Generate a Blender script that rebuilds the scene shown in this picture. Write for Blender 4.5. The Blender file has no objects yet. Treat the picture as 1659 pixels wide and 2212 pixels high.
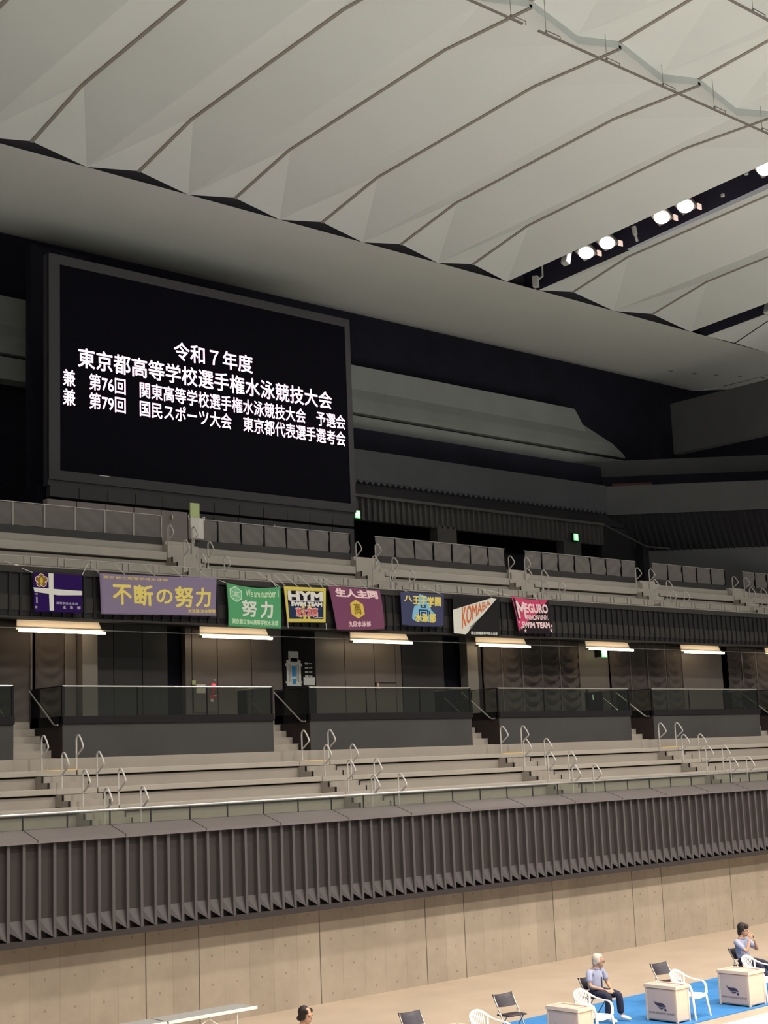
import bpy, bmesh, math, random
from math import sin, cos, pi, radians, sqrt
from mathutils import Vector, Matrix

random.seed(7)
SC = bpy.context.scene
COL = SC.collection

# ------------------------------------------------------------------ camera
IMG_W, IMG_H, F_PX = 1659.0, 2212.0, 3155.25
YAW, PITCH, ROLL = 0.737557, 0.168765, -0.0399323
cam_d = bpy.data.cameras.new('camera')
cam = bpy.data.objects.new('camera', cam_d)
COL.objects.link(cam)
cam_d.sensor_fit = 'HORIZONTAL'
cam_d.sensor_width = 36.0
cam_d.lens = 36.0 * F_PX / IMG_W
cam_d.clip_end = 500
_f = Vector((sin(YAW) * cos(PITCH), cos(YAW) * cos(PITCH), sin(PITCH)))
_r0 = Vector((cos(YAW), -sin(YAW), 0))
_u0 = _r0.cross(_f)
_r = cos(ROLL) * _r0 + sin(ROLL) * _u0
_u = -sin(ROLL) * _r0 + cos(ROLL) * _u0
_m = Matrix((_r, _u, -_f)).transposed().to_4x4()
_m.translation = Vector((0, 0, 5.0))
cam.matrix_world = _m
SC.camera = cam

# ------------------------------------------------------------------ view, world, lights
SC.view_settings.view_transform = 'Standard'
SC.view_settings.look = 'None'
SC.view_settings.exposure = 0.0
SC.view_settings.gamma = 1.0
SC.view_settings.use_curve_mapping = False
world = bpy.data.worlds.new('hall_ambient')
SC.world = world
world.use_nodes = True
bg = world.node_tree.nodes['Background']
bg.inputs[0].default_value = (1.0, 0.98, 0.96, 1)
bg.inputs[1].default_value = 0.215

def area(name, loc, target, size, power, color, spread=pi):
    d = bpy.data.lights.new(name, 'AREA')
    d.shape = 'DISK'
    d.size = size
    d.energy = power
    d.color = color
    d.spread = spread
    o = bpy.data.objects.new(name, d)
    COL.objects.link(o)
    o.location = loc
    o.rotation_euler = (Vector(target) - Vector(loc)).to_track_quat('-Z', 'Y').to_euler()
    return o
WARM = (1.0, 0.94, 0.86)
# floodlight rows in the ceiling over the pool (the hall's own lamps, off to the near side)
for _x in (14.0, 27.0, 40.0, 53.0):
    for _y in (-6.0, 6.0):
        area('unseen_pool_flood', (_x, _y, 21.5), (_x + 2, _y + 6, 0), 1.6, 1900, WARM, radians(125))
for _y in (-4.0, 8.0):  # unseen pair added at the left to brighten faces turned that way
    area('unseen_pool_flood', (-8.0, _y, 21.5), (-2.0, _y + 6, 0), 1.6, 550, WARM, radians(140))
for _x in (8.0, 22.0, 34.0):
    area('deck_floodlight', (_x, 15.0, 22.0), (_x, 17.5, 0), 1.2, 800, WARM, radians(110))

# ------------------------------------------------------------------ materials
def lin(c):
    return tuple(((v / 255.0) / 12.92 if v / 255.0 <= 0.04045 else ((v / 255.0 + 0.055) / 1.055) ** 2.4) for v in c)

def mat(name, color, rough=0.6, metal=0.0, spec=0.3, var=0.0, scale=3.0, emit=None, estr=0.0, bump=0.0, bscale=60.0):
    m = bpy.data.materials.new(name)
    m.use_nodes = True
    nt = m.node_tree
    b = nt.nodes['Principled BSDF']
    b.inputs['Base Color'].default_value = (*color, 1)
    b.inputs['Roughness'].default_value = rough
    b.inputs['Metallic'].default_value = metal
    b.inputs['Specular IOR Level'].default_value = spec
    if emit:
        b.inputs['Emission Color'].default_value = (*emit, 1)
        b.inputs['Emission Strength'].default_value = estr
    if var or bump:
        tc = nt.nodes.new('ShaderNodeTexCoord')
        if var:
            n = nt.nodes.new('ShaderNodeTexNoise')
            n.inputs['Scale'].default_value = scale
            n.inputs['Detail'].default_value = 5
            nt.links.new(tc.outputs['Object'], n.inputs['Vector'])
            r = nt.nodes.new('ShaderNodeValToRGB')
            r.color_ramp.elements[0].position = 0.3
            r.color_ramp.elements[1].position = 0.7
            r.color_ramp.elements[0].color = (*[max(0, c * (1 - var)) for c in color], 1)
            r.color_ramp.elements[1].color = (*[min(1, c * (1 + var)) for c in color], 1)
            nt.links.new(n.outputs['Fac'], r.inputs[0])
            nt.links.new(r.outputs[0], b.inputs['Base Color'])
        if bump:
            n2 = nt.nodes.new('ShaderNodeTexNoise')
            n2.inputs['Scale'].default_value = bscale
            nt.links.new(tc.outputs['Object'], n2.inputs['Vector'])
            bp = nt.nodes.new('ShaderNodeBump')
            bp.inputs['Strength'].default_value = bump
            bp.inputs['Distance'].default_value = 0.02
            nt.links.new(n2.outputs['Fac'], bp.inputs['Height'])
            nt.links.new(bp.outputs[0], b.inputs['Normal'])
    return m

def glass_mat(name, tint, trans=0.75, gloss=0.10, rough=0.03, dif=0.05):
    """thin tinted sheet: mostly see-through, with a weak mirror"""
    m = bpy.data.materials.new(name)
    m.use_nodes = True
    nt = m.node_tree
    for n in list(nt.nodes):
        if n.type != 'OUTPUT_MATERIAL':
            nt.nodes.remove(n)
    out = [n for n in nt.nodes if n.type == 'OUTPUT_MATERIAL'][0]
    t = nt.nodes.new('ShaderNodeBsdfTransparent')
    t.inputs[0].default_value = (*[trans * c for c in tint], 1)
    g = nt.nodes.new('ShaderNodeBsdfGlossy')
    g.inputs['Color'].default_value = (0.8, 0.85, 0.82, 1)
    g.inputs['Roughness'].default_value = rough
    d = nt.nodes.new('ShaderNodeBsdfDiffuse')
    d.inputs[0].default_value = (*[0.5 * c for c in tint], 1)
    mx0 = nt.nodes.new('ShaderNodeMixShader')
    mx0.inputs[0].default_value = dif
    nt.links.new(t.outputs[0], mx0.inputs[1])
    nt.links.new(d.outputs[0], mx0.inputs[2])
    mx = nt.nodes.new('ShaderNodeMixShader')
    mx.inputs[0].default_value = gloss
    nt.links.new(mx0.outputs[0], mx.inputs[1])
    nt.links.new(g.outputs[0], mx.inputs[2])
    nt.links.new(mx.outputs[0], out.inputs['Surface'])
    return m

M = {}
M['ceiling'] = mat('ceiling_panel_paint', (0.70, 0.71, 0.695), 0.75, var=0.02, scale=0.4)
M['rib'] = mat('ceiling_joint', (0.27, 0.24, 0.21), 0.8)
M['soffit'] = mat('soffit_paint', (0.60, 0.60, 0.57), 0.75, var=0.02, scale=0.5)
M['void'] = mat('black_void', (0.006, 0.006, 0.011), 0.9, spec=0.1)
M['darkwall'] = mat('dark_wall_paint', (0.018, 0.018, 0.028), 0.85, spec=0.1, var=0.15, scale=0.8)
M['gap'] = mat('gap_shade_backing', (0.045, 0.040, 0.045), 0.9)
M['rim'] = mat('panel_edge_rim', (0.50, 0.52, 0.51), 0.6)
M['trough'] = mat('trough_paint', (0.040, 0.038, 0.060), 0.8, spec=0.1)
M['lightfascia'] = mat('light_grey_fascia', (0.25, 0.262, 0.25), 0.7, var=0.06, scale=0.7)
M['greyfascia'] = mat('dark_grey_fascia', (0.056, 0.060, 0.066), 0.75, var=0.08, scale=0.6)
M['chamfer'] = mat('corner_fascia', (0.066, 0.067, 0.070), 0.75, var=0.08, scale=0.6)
M['ribpanel'] = mat('ribbed_panel', (0.060, 0.056, 0.055), 0.75)
M['darkrib'] = mat('black_ribbed_soffit', (0.014, 0.013, 0.016), 0.85)
M['frame'] = mat('screen_frame', (0.045, 0.042, 0.047), 0.6)
M['screen'] = mat('screen_face', (0.004, 0.0035, 0.007), 0.8, spec=0.05)
M['ltext'] = mat('lit_characters', (0.8, 0.6, 0.75), 0.5, emit=(1.0, 0.74, 0.90), estr=1.25)
M['stand'] = mat('stand_concrete', (0.262, 0.230, 0.194), 0.85, var=0.05, scale=1.2)
M['bench'] = mat('bench_plank', (0.305, 0.270, 0.228), 0.7, var=0.04, scale=1.5)
M['ustand'] = mat('upper_stand_concrete', (0.34, 0.312, 0.275), 0.85, var=0.05, scale=1.2)
M['ubench'] = mat('upper_bench_plank', (0.385, 0.352, 0.31), 0.7, var=0.04, scale=1.5)
M['ufascia'] = mat('upper_ribbed_fascia', (0.021, 0.020, 0.021), 0.65, spec=0.12)
M['lfascia'] = mat('lower_fin_fascia', (0.038, 0.031, 0.029), 0.6, spec=0.15)
M['fin'] = mat('fin_edge', (0.072, 0.062, 0.061), 0.5)
M['coping'] = mat('coping_sheet', (0.17, 0.145, 0.14), 0.32, metal=0.35, var=0.08, scale=0.5)
M['block'] = mat('grey_block_wall', (0.048, 0.046, 0.045), 0.85, spec=0.1, var=0.08, scale=0.8)
M['blockside'] = mat('brown_block_side', (0.034, 0.026, 0.025), 0.85, spec=0.1)
M['band'] = mat('black_band', (0.013, 0.011, 0.012), 0.7, spec=0.08)
M['black'] = mat('black_steel', (0.009, 0.008, 0.009), 0.6, spec=0.1)
M['chrome'] = mat('bright_rail', (0.62, 0.60, 0.56), 0.28, metal=0.9)
M['loop'] = mat('grey_painted_tube', (0.44, 0.41, 0.38), 0.45)
M['nosing'] = mat('black_nosing', (0.01, 0.01, 0.01), 0.6)
M['yellow'] = mat('yellow_edge', (0.62, 0.42, 0.12), 0.6)
M['sideface'] = mat('step_side', (0.29, 0.255, 0.215), 0.85)
M['panel'] = mat('brown_metal_panel', (0.125, 0.106, 0.092), 0.42, spec=0.4, var=0.05, scale=0.6)
M['dpanel'] = mat('dark_metal_panel', (0.035, 0.032, 0.031), 0.5)
M['drape'] = mat('brown_curtain', (0.075, 0.062, 0.056), 0.85, bump=0.05)
M['pillar'] = mat('pale_pillar', (0.20, 0.18, 0.155), 0.5)
M['ceil2'] = mat('concourse_ceiling', (0.03, 0.026, 0.024), 0.8)
M['tube'] = mat('fluorescent_tube', (1, 0.95, 0.85), 0.4, emit=(1.0, 0.77, 0.50), estr=16.0)
M['tray'] = mat('lamp_reflector', (0.78, 0.68, 0.56), 0.5)
M['fabric'] = mat('grey_fabric', (0.135, 0.122, 0.117), 0.9, bump=0.05, bscale=12)
M['deck'] = None
M['wallpan'] = mat('grey_wall_panel', (0.26, 0.225, 0.215), 0.7)
M['mat'] = mat('blue_mat', (0.035, 0.170, 0.40), 0.8, var=0.10, scale=2.0)
M['poolside'] = mat('lit_white_pool_edge', (0.90, 0.86, 0.76), 0.35)  # pale colour carries the strong light on this strip
M['water'] = mat('pool_water', (0.74, 0.78, 0.75), 0.15)
M['white'] = mat('white_plastic', (0.84, 0.80, 0.74), 0.35)
M['box'] = mat('translucent_box', (0.66, 0.52, 0.41), 0.3, var=0.04, scale=4)
M['boxrim'] = mat('box_rim', (0.66, 0.52, 0.43), 0.35)
M['boxin'] = mat('box_contents', (0.66, 0.40, 0.33), 0.7)
M['boxlab'] = mat('box_print_panel', (0.51, 0.40, 0.37), 0.4)
M['logo'] = mat('logo_ink', (0.045, 0.038, 0.075), 0.6)
M['logotx'] = mat('print_grey', (0.27, 0.22, 0.21), 0.6)
M['seatblk'] = mat('black_vinyl', (0.030, 0.022, 0.030), 0.4)
M['steel'] = mat('chair_steel', (0.42, 0.38, 0.33), 0.35, metal=0.8)
M['skin'] = mat('skin', (0.46, 0.26, 0.17), 0.55)
M['shirt'] = mat('blue_shirt', (0.32, 0.33, 0.44), 0.85, bump=0.1, bscale=25)
M['trouser'] = mat('navy_trousers', (0.024, 0.024, 0.046), 0.85)
M['hairgrey'] = mat('grey_hair', (0.50, 0.43, 0.36), 0.8, bump=0.3, bscale=80)
M['hairblk'] = mat('dark_hair', (0.022, 0.015, 0.014), 0.6, bump=0.3, bscale=80)
M['shoe'] = mat('white_shoe', (0.78, 0.76, 0.74), 0.5)
M['green_lit'] = mat('lit_green_sign', (0.3, 0.9, 0.5), 0.5, emit=(0.10, 0.95, 0.25), estr=1.3)
M['white_lit'] = mat('lit_white_sign', (0.9, 1.0, 0.9), 0.5, emit=(0.62, 1.0, 0.55), estr=1.2)
M['red_lit'] = mat('red_lamp', (0.8, 0.05, 0.08), 0.4, emit=(1.0, 0.06, 0.10), estr=1.3)
M['red'] = mat('red_label', (0.45, 0.06, 0.07), 0.6)
M['paper'] = mat('paper', (0.62, 0.58, 0.47), 0.8)
M['mapw'] = mat('map_white', (0.52, 0.54, 0.50), 0.7)
M['mapb'] = mat('map_blue', (0.03, 0.22, 0.48), 0.6)
M['mapg'] = mat('map_grey', (0.28, 0.27, 0.25), 0.7)
M['flood'] = mat('floodlight_lens', (1, 1, 1), 0.4, emit=(1.0, 0.93, 0.84), estr=14.0)
M['bracketglow'] = mat('bracket_glow', (0.7, 0.55, 0.5), 0.5, emit=(1.0, 0.72, 0.62), estr=0.7)  # glow put into the bracket, which is no lamp itself
M['fitting'] = mat('white_fitting', (0.55, 0.54, 0.50), 0.5)
M['wire'] = mat('grey_wire', (0.30, 0.28, 0.25), 0.6)
M['track'] = mat('grey_track', (0.20, 0.175, 0.16), 0.6)
M['cord'] = mat('white_cord', (0.55, 0.52, 0.47), 0.8)
M['glass'] = glass_mat('balustrade_glass', (0.86, 0.88, 0.83), 0.90, 0.05, 0.03, 0.03)
M['dglass'] = glass_mat('dark_railing_glass', (0.78, 0.81, 0.77), 0.82, 0.025, 0.03, 0.012)
M['greenpl'] = mat('pale_green_board', (0.36, 0.42, 0.19), 0.7)
M['wrap'] = mat('white_wrapping', (0.50, 0.48, 0.44), 0.7)
M['brownlit'] = mat('brown_wood_box', (0.13, 0.045, 0.028), 0.6)

def node_mat(name, rough, spec=0.3):
    m = bpy.data.materials.new(name)
    m.use_nodes = True
    b = m.node_tree.nodes['Principled BSDF']
    b.inputs['Roughness'].default_value = rough
    b.inputs['Specular IOR Level'].default_value = spec
    return m, m.node_tree, b

def math_node(nt, op, a, b=None, c=None):
    n = nt.nodes.new('ShaderNodeMath')
    n.operation = op
    for i, v in enumerate((a, b, c)):
        if v is None:
            continue
        if isinstance(v, (int, float)):
            n.inputs[i].default_value = v
        else:
            nt.links.new(v, n.inputs[i])
    return n.outputs[0]

def mix_col(nt, fac, a, b):
    n = nt.nodes.new('ShaderNodeMix')
    n.data_type = 'RGBA'
    for idx, v in ((0, fac), (6, a), (7, b)):
        if isinstance(v, (int, float)):
            n.inputs[idx].default_value = v
        elif isinstance(v, tuple):
            n.inputs[idx].default_value = (*v, 1)
        else:
            nt.links.new(v, n.inputs[idx])
    return n.outputs[2]

def concrete_wall_mat():
    """board-marked cast concrete: strips of 0.62 m, grouped by deep joints, with tie holes"""
    m, nt, b = node_mat('cast_concrete', 0.8, 0.2)
    tc = nt.nodes.new('ShaderNodeTexCoord')
    sp = nt.nodes.new('ShaderNodeSeparateXYZ')
    nt.links.new(tc.outputs['Object'], sp.inputs[0])
    x, z = sp.outputs[0], sp.outputs[2]
    t = math_node(nt, 'DIVIDE', math_node(nt, 'SUBTRACT', x, 16.0), 0.6205)
    fr = math_node(nt, 'FRACT', t)
    d1 = math_node(nt, 'MINIMUM', fr, math_node(nt, 'SUBTRACT', 1.0, fr))
    faint = math_node(nt, 'LESS_THAN', d1, 0.012)
    g = math_node(nt, 'MULTIPLY', math_node(nt, 'FRACT', math_node(nt, 'DIVIDE', t, 12.0)), 12.0)
    best = None
    for k in (0, 2, 7, 12):
        dd = math_node(nt, 'ABSOLUTE', math_node(nt, 'SUBTRACT', g, float(k)))
        best = dd if best is None else math_node(nt, 'MINIMUM', best, dd)
    deep = math_node(nt, 'LESS_THAN', best, 0.022)
    cell = math_node(nt, 'FLOOR', t)
    wn = nt.nodes.new('ShaderNodeTexWhiteNoise')
    wn.noise_dimensions = '1D'
    nt.links.new(cell, wn.inputs['W'])
    n1 = nt.nodes.new('ShaderNodeTexNoise')
    n1.inputs['Scale'].default_value = 1.1
    n1.inputs['Detail'].default_value = 7
    nt.links.new(tc.outputs['Object'], n1.inputs['Vector'])
    n2 = nt.nodes.new('ShaderNodeTexNoise')
    n2.inputs['Scale'].default_value = 5.0
    n2.inputs['Detail'].default_value = 6
    nt.links.new(tc.outputs['Object'], n2.inputs['Vector'])
    f = math_node(nt, 'ADD', math_node(nt, 'MULTIPLY', n1.outputs['Fac'], 0.75),
                  math_node(nt, 'ADD', math_node(nt, 'MULTIPLY', wn.outputs['Value'], 0.20),
                            math_node(nt, 'MULTIPLY', n2.outputs['Fac'], 0.30)))
    base = mix_col(nt, f, (0.195, 0.158, 0.120), (0.385, 0.315, 0.238))
    base = mix_col(nt, math_node(nt, 'MULTIPLY', faint, 0.35), base, (0.17, 0.125, 0.09))
    # tie holes
    fz = math_node(nt, 'FRACT', math_node(nt, 'DIVIDE', math_node(nt, 'ADD', z, 0.1), 0.56))
    fx = math_node(nt, 'FRACT', t)
    hx = math_node(nt, 'MULTIPLY', math_node(nt, 'SUBTRACT', fx, 0.5), 0.6205)
    hz = math_node(nt, 'MULTIPLY', math_node(nt, 'SUBTRACT', fz, 0.5), 0.56)
    rr = math_node(nt, 'SQRT', math_node(nt, 'ADD', math_node(nt, 'MULTIPLY', hx, hx), math_node(nt, 'MULTIPLY', hz, hz)))
    hole = math_node(nt, 'LESS_THAN', rr, 0.024)
    base = mix_col(nt, math_node(nt, 'MULTIPLY', hole, 0.5), base, (0.12, 0.085, 0.06))
    base = mix_col(nt, math_node(nt, 'MULTIPLY', deep, 0.8), base, (0.06, 0.045, 0.035))
    nt.links.new(base, b.inputs['Base Color'])
    bp = nt.nodes.new('ShaderNodeBump')
    bp.inputs['Strength'].default_value = 0.25
    bp.inputs['Distance'].default_value = 0.03
    nt.links.new(n2.outputs['Fac'], bp.inputs['Height'])
    nt.links.new(bp.outputs[0], b.inputs['Normal'])
    return m
M['concrete'] = concrete_wall_mat()
M['gglass'] = glass_mat('guard_glass', (0.98, 0.99, 0.98), 0.98, 0.004, 0.03, 0.005)
M['deck'] = mat('pool_deck', (0.40, 0.312, 0.230), 0.42, spec=0.35, var=0.07, scale=0.9)

# ------------------------------------------------------------------ mesh helpers (world coordinates)
class MB:
    def __init__(self):
        self.v, self.f = [], []
    def add(self, verts, faces):
        o = len(self.v)
        self.v += [tuple(p) for p in verts]
        self.f += [tuple(i + o for i in f) for f in faces]
        return self
    def box(self, x0, x1, y0, y1, z0, z1):
        v = [(x0, y0, z0), (x1, y0, z0), (x1, y1, z0), (x0, y1, z0), (x0, y0, z1), (x1, y0, z1), (x1, y1, z1), (x0, y1, z1)]
        return self.add(v, [(3, 2, 1, 0), (4, 5, 6, 7), (0, 1, 5, 4), (1, 2, 6, 5), (2, 3, 7, 6), (3, 0, 4, 7)])
    def obox(self, c, ax, ay, az):
        """box from centre and three half-axis vectors"""
        c, ax, ay, az = map(Vector, (c, ax, ay, az))
        v = [c + sx * ax + sy * ay + sz * az for sz in (-1, 1) for sx, sy in ((-1, -1), (1, -1), (1, 1), (-1, 1))]
        return self.add(v, [(3, 2, 1, 0), (4, 5, 6, 7), (0, 1, 5, 4), (1, 2, 6, 5), (2, 3, 7, 6), (3, 0, 4, 7)])
    def quad(self, *p):
        return self.add(p, [tuple(range(len(p)))])
    def extrude_x(self, prof, x0, x1, caps=True):
        """closed (y,z) profile swept along X"""
        n = len(prof)
        v = [(x0, y, z) for y, z in prof] + [(x1, y, z) for y, z in prof]
        f = [(i, (i + 1) % n, n + (i + 1) % n, n + i) for i in range(n)]
        if caps:
            f += [tuple(reversed(range(n))), tuple(range(n, 2 * n))]
        return self.add(v, f)
    def extrude_z(self, prof, z0, z1):
        n = len(prof)
        v = [(x, y, z0) for x, y in prof] + [(x, y, z1) for x, y in prof]
        f = [(i, (i + 1) % n, n + (i + 1) % n, n + i) for i in range(n)]
        f += [tuple(reversed(range(n))), tuple(range(n, 2 * n))]
        return self.add(v, f)
    def tube(self, pts, r, n=8, flat=None):
        pts = [Vector(p) for p in pts]
        rs = r if isinstance(r, (list, tuple)) else [r] * len(pts)
        rings, ref = [], None
        for i, p in enumerate(pts):
            t = (pts[min(i + 1, len(pts) - 1)] - pts[max(i - 1, 0)]).normalized()
            if ref is None:
                ref = Vector((0, 0, 1)) if abs(t.z) < 0.9 else Vector((1, 0, 0))
                if flat:
                    ref = Vector(flat)
            a = (ref - t * ref.dot(t)).normalized()
            b = t.cross(a)
            ref = a
            k2 = rs[i] if not isinstance(rs[i], tuple) else None
            ra, rb = (k2, k2) if k2 is not None else rs[i]
            rings.append([p + a * cos(2 * pi * k / n) * ra + b * sin(2 * pi * k / n) * rb for k in range(n)])
        v = [q for rg in rings for q in rg]
        f = []
        for i in range(len(rings) - 1):
            for k in range(n):
                f.append((i * n + k, i * n + (k + 1) % n, (i + 1) * n + (k + 1) % n, (i + 1) * n + k))
        f += [tuple(reversed(range(n))), tuple(range((len(rings) - 1) * n, len(rings) * n))]
        return self.add(v, f)
    def ball(self, c, rx, ry, rz, nu=16, nv=10, rot=None):
        c = Vector(c)
        v = []
        for j in range(nv + 1):
            th = pi * j / nv
            for i in range(nu):
                ph = 2 * pi * i / nu
                p = Vector((rx * sin(th) * cos(ph), ry * sin(th) * sin(ph), rz * cos(th)))
                if rot is not None:
                    p = rot @ p
                v.append(c + p)
        f = [(j * nu + i, (j + 1) * nu + i, (j + 1) * nu + (i + 1) % nu, j * nu + (i + 1) % nu) for j in range(nv) for i in range(nu)]
        return self.add(v, f)
    def mesh(self, name, m, org=(0, 0, 0), smooth=False, bevel=0.0):
        org = Vector(org)
        me = bpy.data.meshes.new(name)
        me.from_pydata([Vector(p) - org for p in self.v], [], self.f)
        bm = bmesh.new()
        bm.from_mesh(me)
        bmesh.ops.remove_doubles(bm, verts=bm.verts, dist=1e-5)
        bmesh.ops.recalc_face_normals(bm, faces=bm.faces)
        if bevel:
            ed = [e for e in bm.edges if len(e.link_faces) == 2 and e.calc_face_angle(0) > 0.6]
            bmesh.ops.bevel(bm, geom=ed, offset=bevel, segments=2, affect='EDGES', profile=0.6)
        bm.to_mesh(me)
        bm.free()
        if smooth:
            for p in me.polygons:
                p.use_smooth = True
            me.set_sharp_from_angle(angle=radians(40))
        me.materials.append(m)
        return me
    def build(self, name, m, parent=None, smooth=False, bevel=0.0, org=None):
        base = org if org is not None else (wloc(parent) if parent else Vector((0, 0, 0)))
        o = bpy.data.objects.new(name, self.mesh(name, m, base, smooth, bevel))
        COL.objects.link(o)
        if parent:
            o.parent = parent
        elif org is not None:
            o.location = org
        return o

def wloc(o):
    p = Vector((0, 0, 0))
    while o:
        p = p + Vector(o.location)
        o = o.parent
    return p

def tag(o, label, cat, group=None, kind=None):
    o['label'] = label
    o['category'] = cat
    if group:
        o['group'] = group
    if kind:
        o['kind'] = kind
    return o

def thing(name, label, cat, loc, group=None):
    o = bpy.data.objects.new(name, None)
    o.empty_display_size = 0.1
    COL.objects.link(o)
    o.location = loc
    return tag(o, label, cat, group)

def struct(name, mb, m, label, cat='wall', smooth=False, bevel=0.0):
    o = mb.build(name, m, None, smooth, bevel)
    o['kind'] = 'structure'
    o['label'] = label
    o['category'] = cat
    return o

def copy_tree(o, parent=None):
    c = o.copy()
    COL.objects.link(c)
    c.parent = parent
    for ch in list(o.children):
        copy_tree(ch, c)
    return c

ORD = ['first', 'second', 'third', 'fourth', 'fifth', 'sixth', 'seventh', 'eighth', 'ninth', 'tenth',
       'eleventh', 'twelfth', 'thirteenth', 'fourteenth', 'fifteenth', 'sixteenth', 'seventeenth', 'eighteenth', 'nineteenth', 'twentieth',
       'twenty-first', 'twenty-second', 'twenty-third', 'twenty-fourth', 'twenty-fifth', 'twenty-sixth', 'twenty-seventh', 'twenty-eighth']

# ------------------------------------------------------------------ lettering
_tcache = {}
def text_geo(s, bold=0.0, spacing=1.0):
    nv, fs = text_geo0(s, spacing)
    if not bold:
        return [(u, w, 0.0) for u, w in nv], fs
    asp = _tasp[(s, spacing)]
    V, Fc = [], []
    for k, (dx, dy) in enumerate(((0, 0), (1, 0), (-1, 0), (0, 1), (0, -1), (0.7, 0.7), (-0.7, 0.7), (0.7, -0.7), (-0.7, -0.7))):
        o = len(V)
        V += [(u + dx * bold / asp, w + dy * bold, k * 0.0004) for u, w in nv]
        Fc += [tuple(i + o for i in f) for f in fs]
    return V, Fc
_tasp = {}
def text_geo0(s, spacing=1.0):
    key = (s, spacing)
    if key in _tcache:
        return _tcache[key]
    cu = bpy.data.curves.new('t', 'FONT')
    cu.body = s
    cu.size = 1.0
    cu.space_character = spacing
    cu.resolution_u = 3
    o = bpy.data.objects.new('t', cu)
    COL.objects.link(o)
    dg = bpy.context.evaluated_depsgraph_get()
    dg.update()
    me = bpy.data.meshes.new_from_object(o.evaluated_get(dg))
    bm = bmesh.new()
    bm.from_mesh(me)
    bmesh.ops.triangulate(bm, faces=bm.faces)
    vs = [(v.co.x, v.co.y) for v in bm.verts]
    bm.verts.index_update()
    fs = [tuple(v.index for v in f.verts) for f in bm.faces]
    bm.free()
    bpy.data.objects.remove(o)
    bpy.data.curves.remove(cu)
    x0, x1 = min(v[0] for v in vs), max(v[0] for v in vs)
    y0, y1 = min(v[1] for v in vs), max(v[1] for v in vs)
    nv = [((x - x0) / (x1 - x0), (y - y0) / (y1 - y0)) for x, y in vs]
    _tcache[key] = (nv, fs)
    _tasp[key] = (x1 - x0) / (y1 - y0)
    return _tcache[key]

# ================================================================== SETTING
# ---- pool deck, pool edge
struct('floor_deck', MB().box(-25, 66, 16.78, 25.6, -0.3, 0.0), M['deck'], 'beige pool deck in front of the concrete wall', 'floor')
struct('trim_1', MB().box(-25, 66, 14.6, 16.78, -0.3, 0.02), M['poolside'], 'white pool edge with strong light in its colour, lower right corner', 'floor')
struct('floor_pool', MB().box(-25, 66, -22, 14.6, -0.5, -0.05), M['water'], 'pale blue pool in front of the deck', 'floor')
struct('wall_back_lower', MB().box(-25, 60, 24.96, 25.5, 0.0, 2.6), M['concrete'], 'board-marked beige concrete wall behind the pool deck', 'wall')

# ---- lower fin fascia: sawtooth sheets with bright tips, a flat foot and a coping
FX0, FP, YT, YV = 12.822 - 0.3096 * 12, 0.3096, 24.50, 24.585
Z0F, Z1F = 2.07, 3.80
fb, fin, fold = MB(), MB(), MB()
fb.box(FX0, 46, YT - 0.02, 25.08, Z0F - 0.10, Z0F + 0.01)
fb.box(FX0, 46, YV + 0.06, 25.08, Z0F, Z1F)
x = FX0
while x < 45.7:
    xl, xr = x + 0.06, x + FP
    fb.quad((xl, YV, Z0F + 0.36), (xr, YV, Z0F + 0.36), (xr, YV, Z1F), (xl, YV, Z1F))
    fold.quad((xl, YV, Z0F + 0.36), (xr, YV, Z0F + 0.36), (xr, YT + 0.01, Z0F + 0.02))
    fold.quad((xl, YV, Z0F + 0.36), (xr, YT + 0.01, Z0F + 0.02), (xl, YV, Z0F + 0.19))
    fin.extrude_z([(x, YT), (x + 0.06, YT), (x + 0.06, YV + 0.05), (x, YV + 0.05)], Z0F + 0.01, Z1F)
    x += FP
lf = struct('wall_lower_fascia', fb, M['lfascia'], 'dark brown fin-clad front of the lower stand', 'wall')
fin.build('fins', M['fin'], lf)
fold.build('folded_feet', M['fin'], lf)
cp = MB()
cp.extrude_x([(24.44, 3.77), (24.44, 3.825), (25.02, 4.005), (25.08, 4.005), (25.08, 3.77)], FX0, 46)
struct('trim_2', cp, M['coping'], 'sloped grey metal coping above the fins', 'trim')
sm = MB()
x = 13.39 - 0.928 * 4
while x < 46:
    sm.extrude_x([(24.437, 3.79), (24.437, 3.829), (25.0, 4.005), (25.0, 4.0), (24.445, 3.78)], x, x + 0.018)
    x += 1.856
struct('trim_3', sm, M['lfascia'], 'thin dark seams across the coping sheet', 'trim')

# ---- front glass balustrade of the lower stand
gb = thing('glass_balustrade', 'long low glass balustrade along the front edge of the lower stand', 'balustrade', (28, 25.0, 4.0))
x = 13.397 - 0.928 * 4
while x < 44:
    MB().box(x + 0.012, x + 0.916, 24.99, 25.008, 4.0, 4.275).build('glass_pane', M['glass'], gb)
    MB().box(x - 0.012, x + 0.010, 24.988, 25.010, 3.99, 4.27).build('joint_strip', M['nosing'], gb)
    x += 0.928
MB().tube([(9.6, 25.0, 4.285), (44.6, 25.0, 4.285)], 0.024, 10).build('top_rail', M['chrome'], gb, smooth=True)

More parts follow.
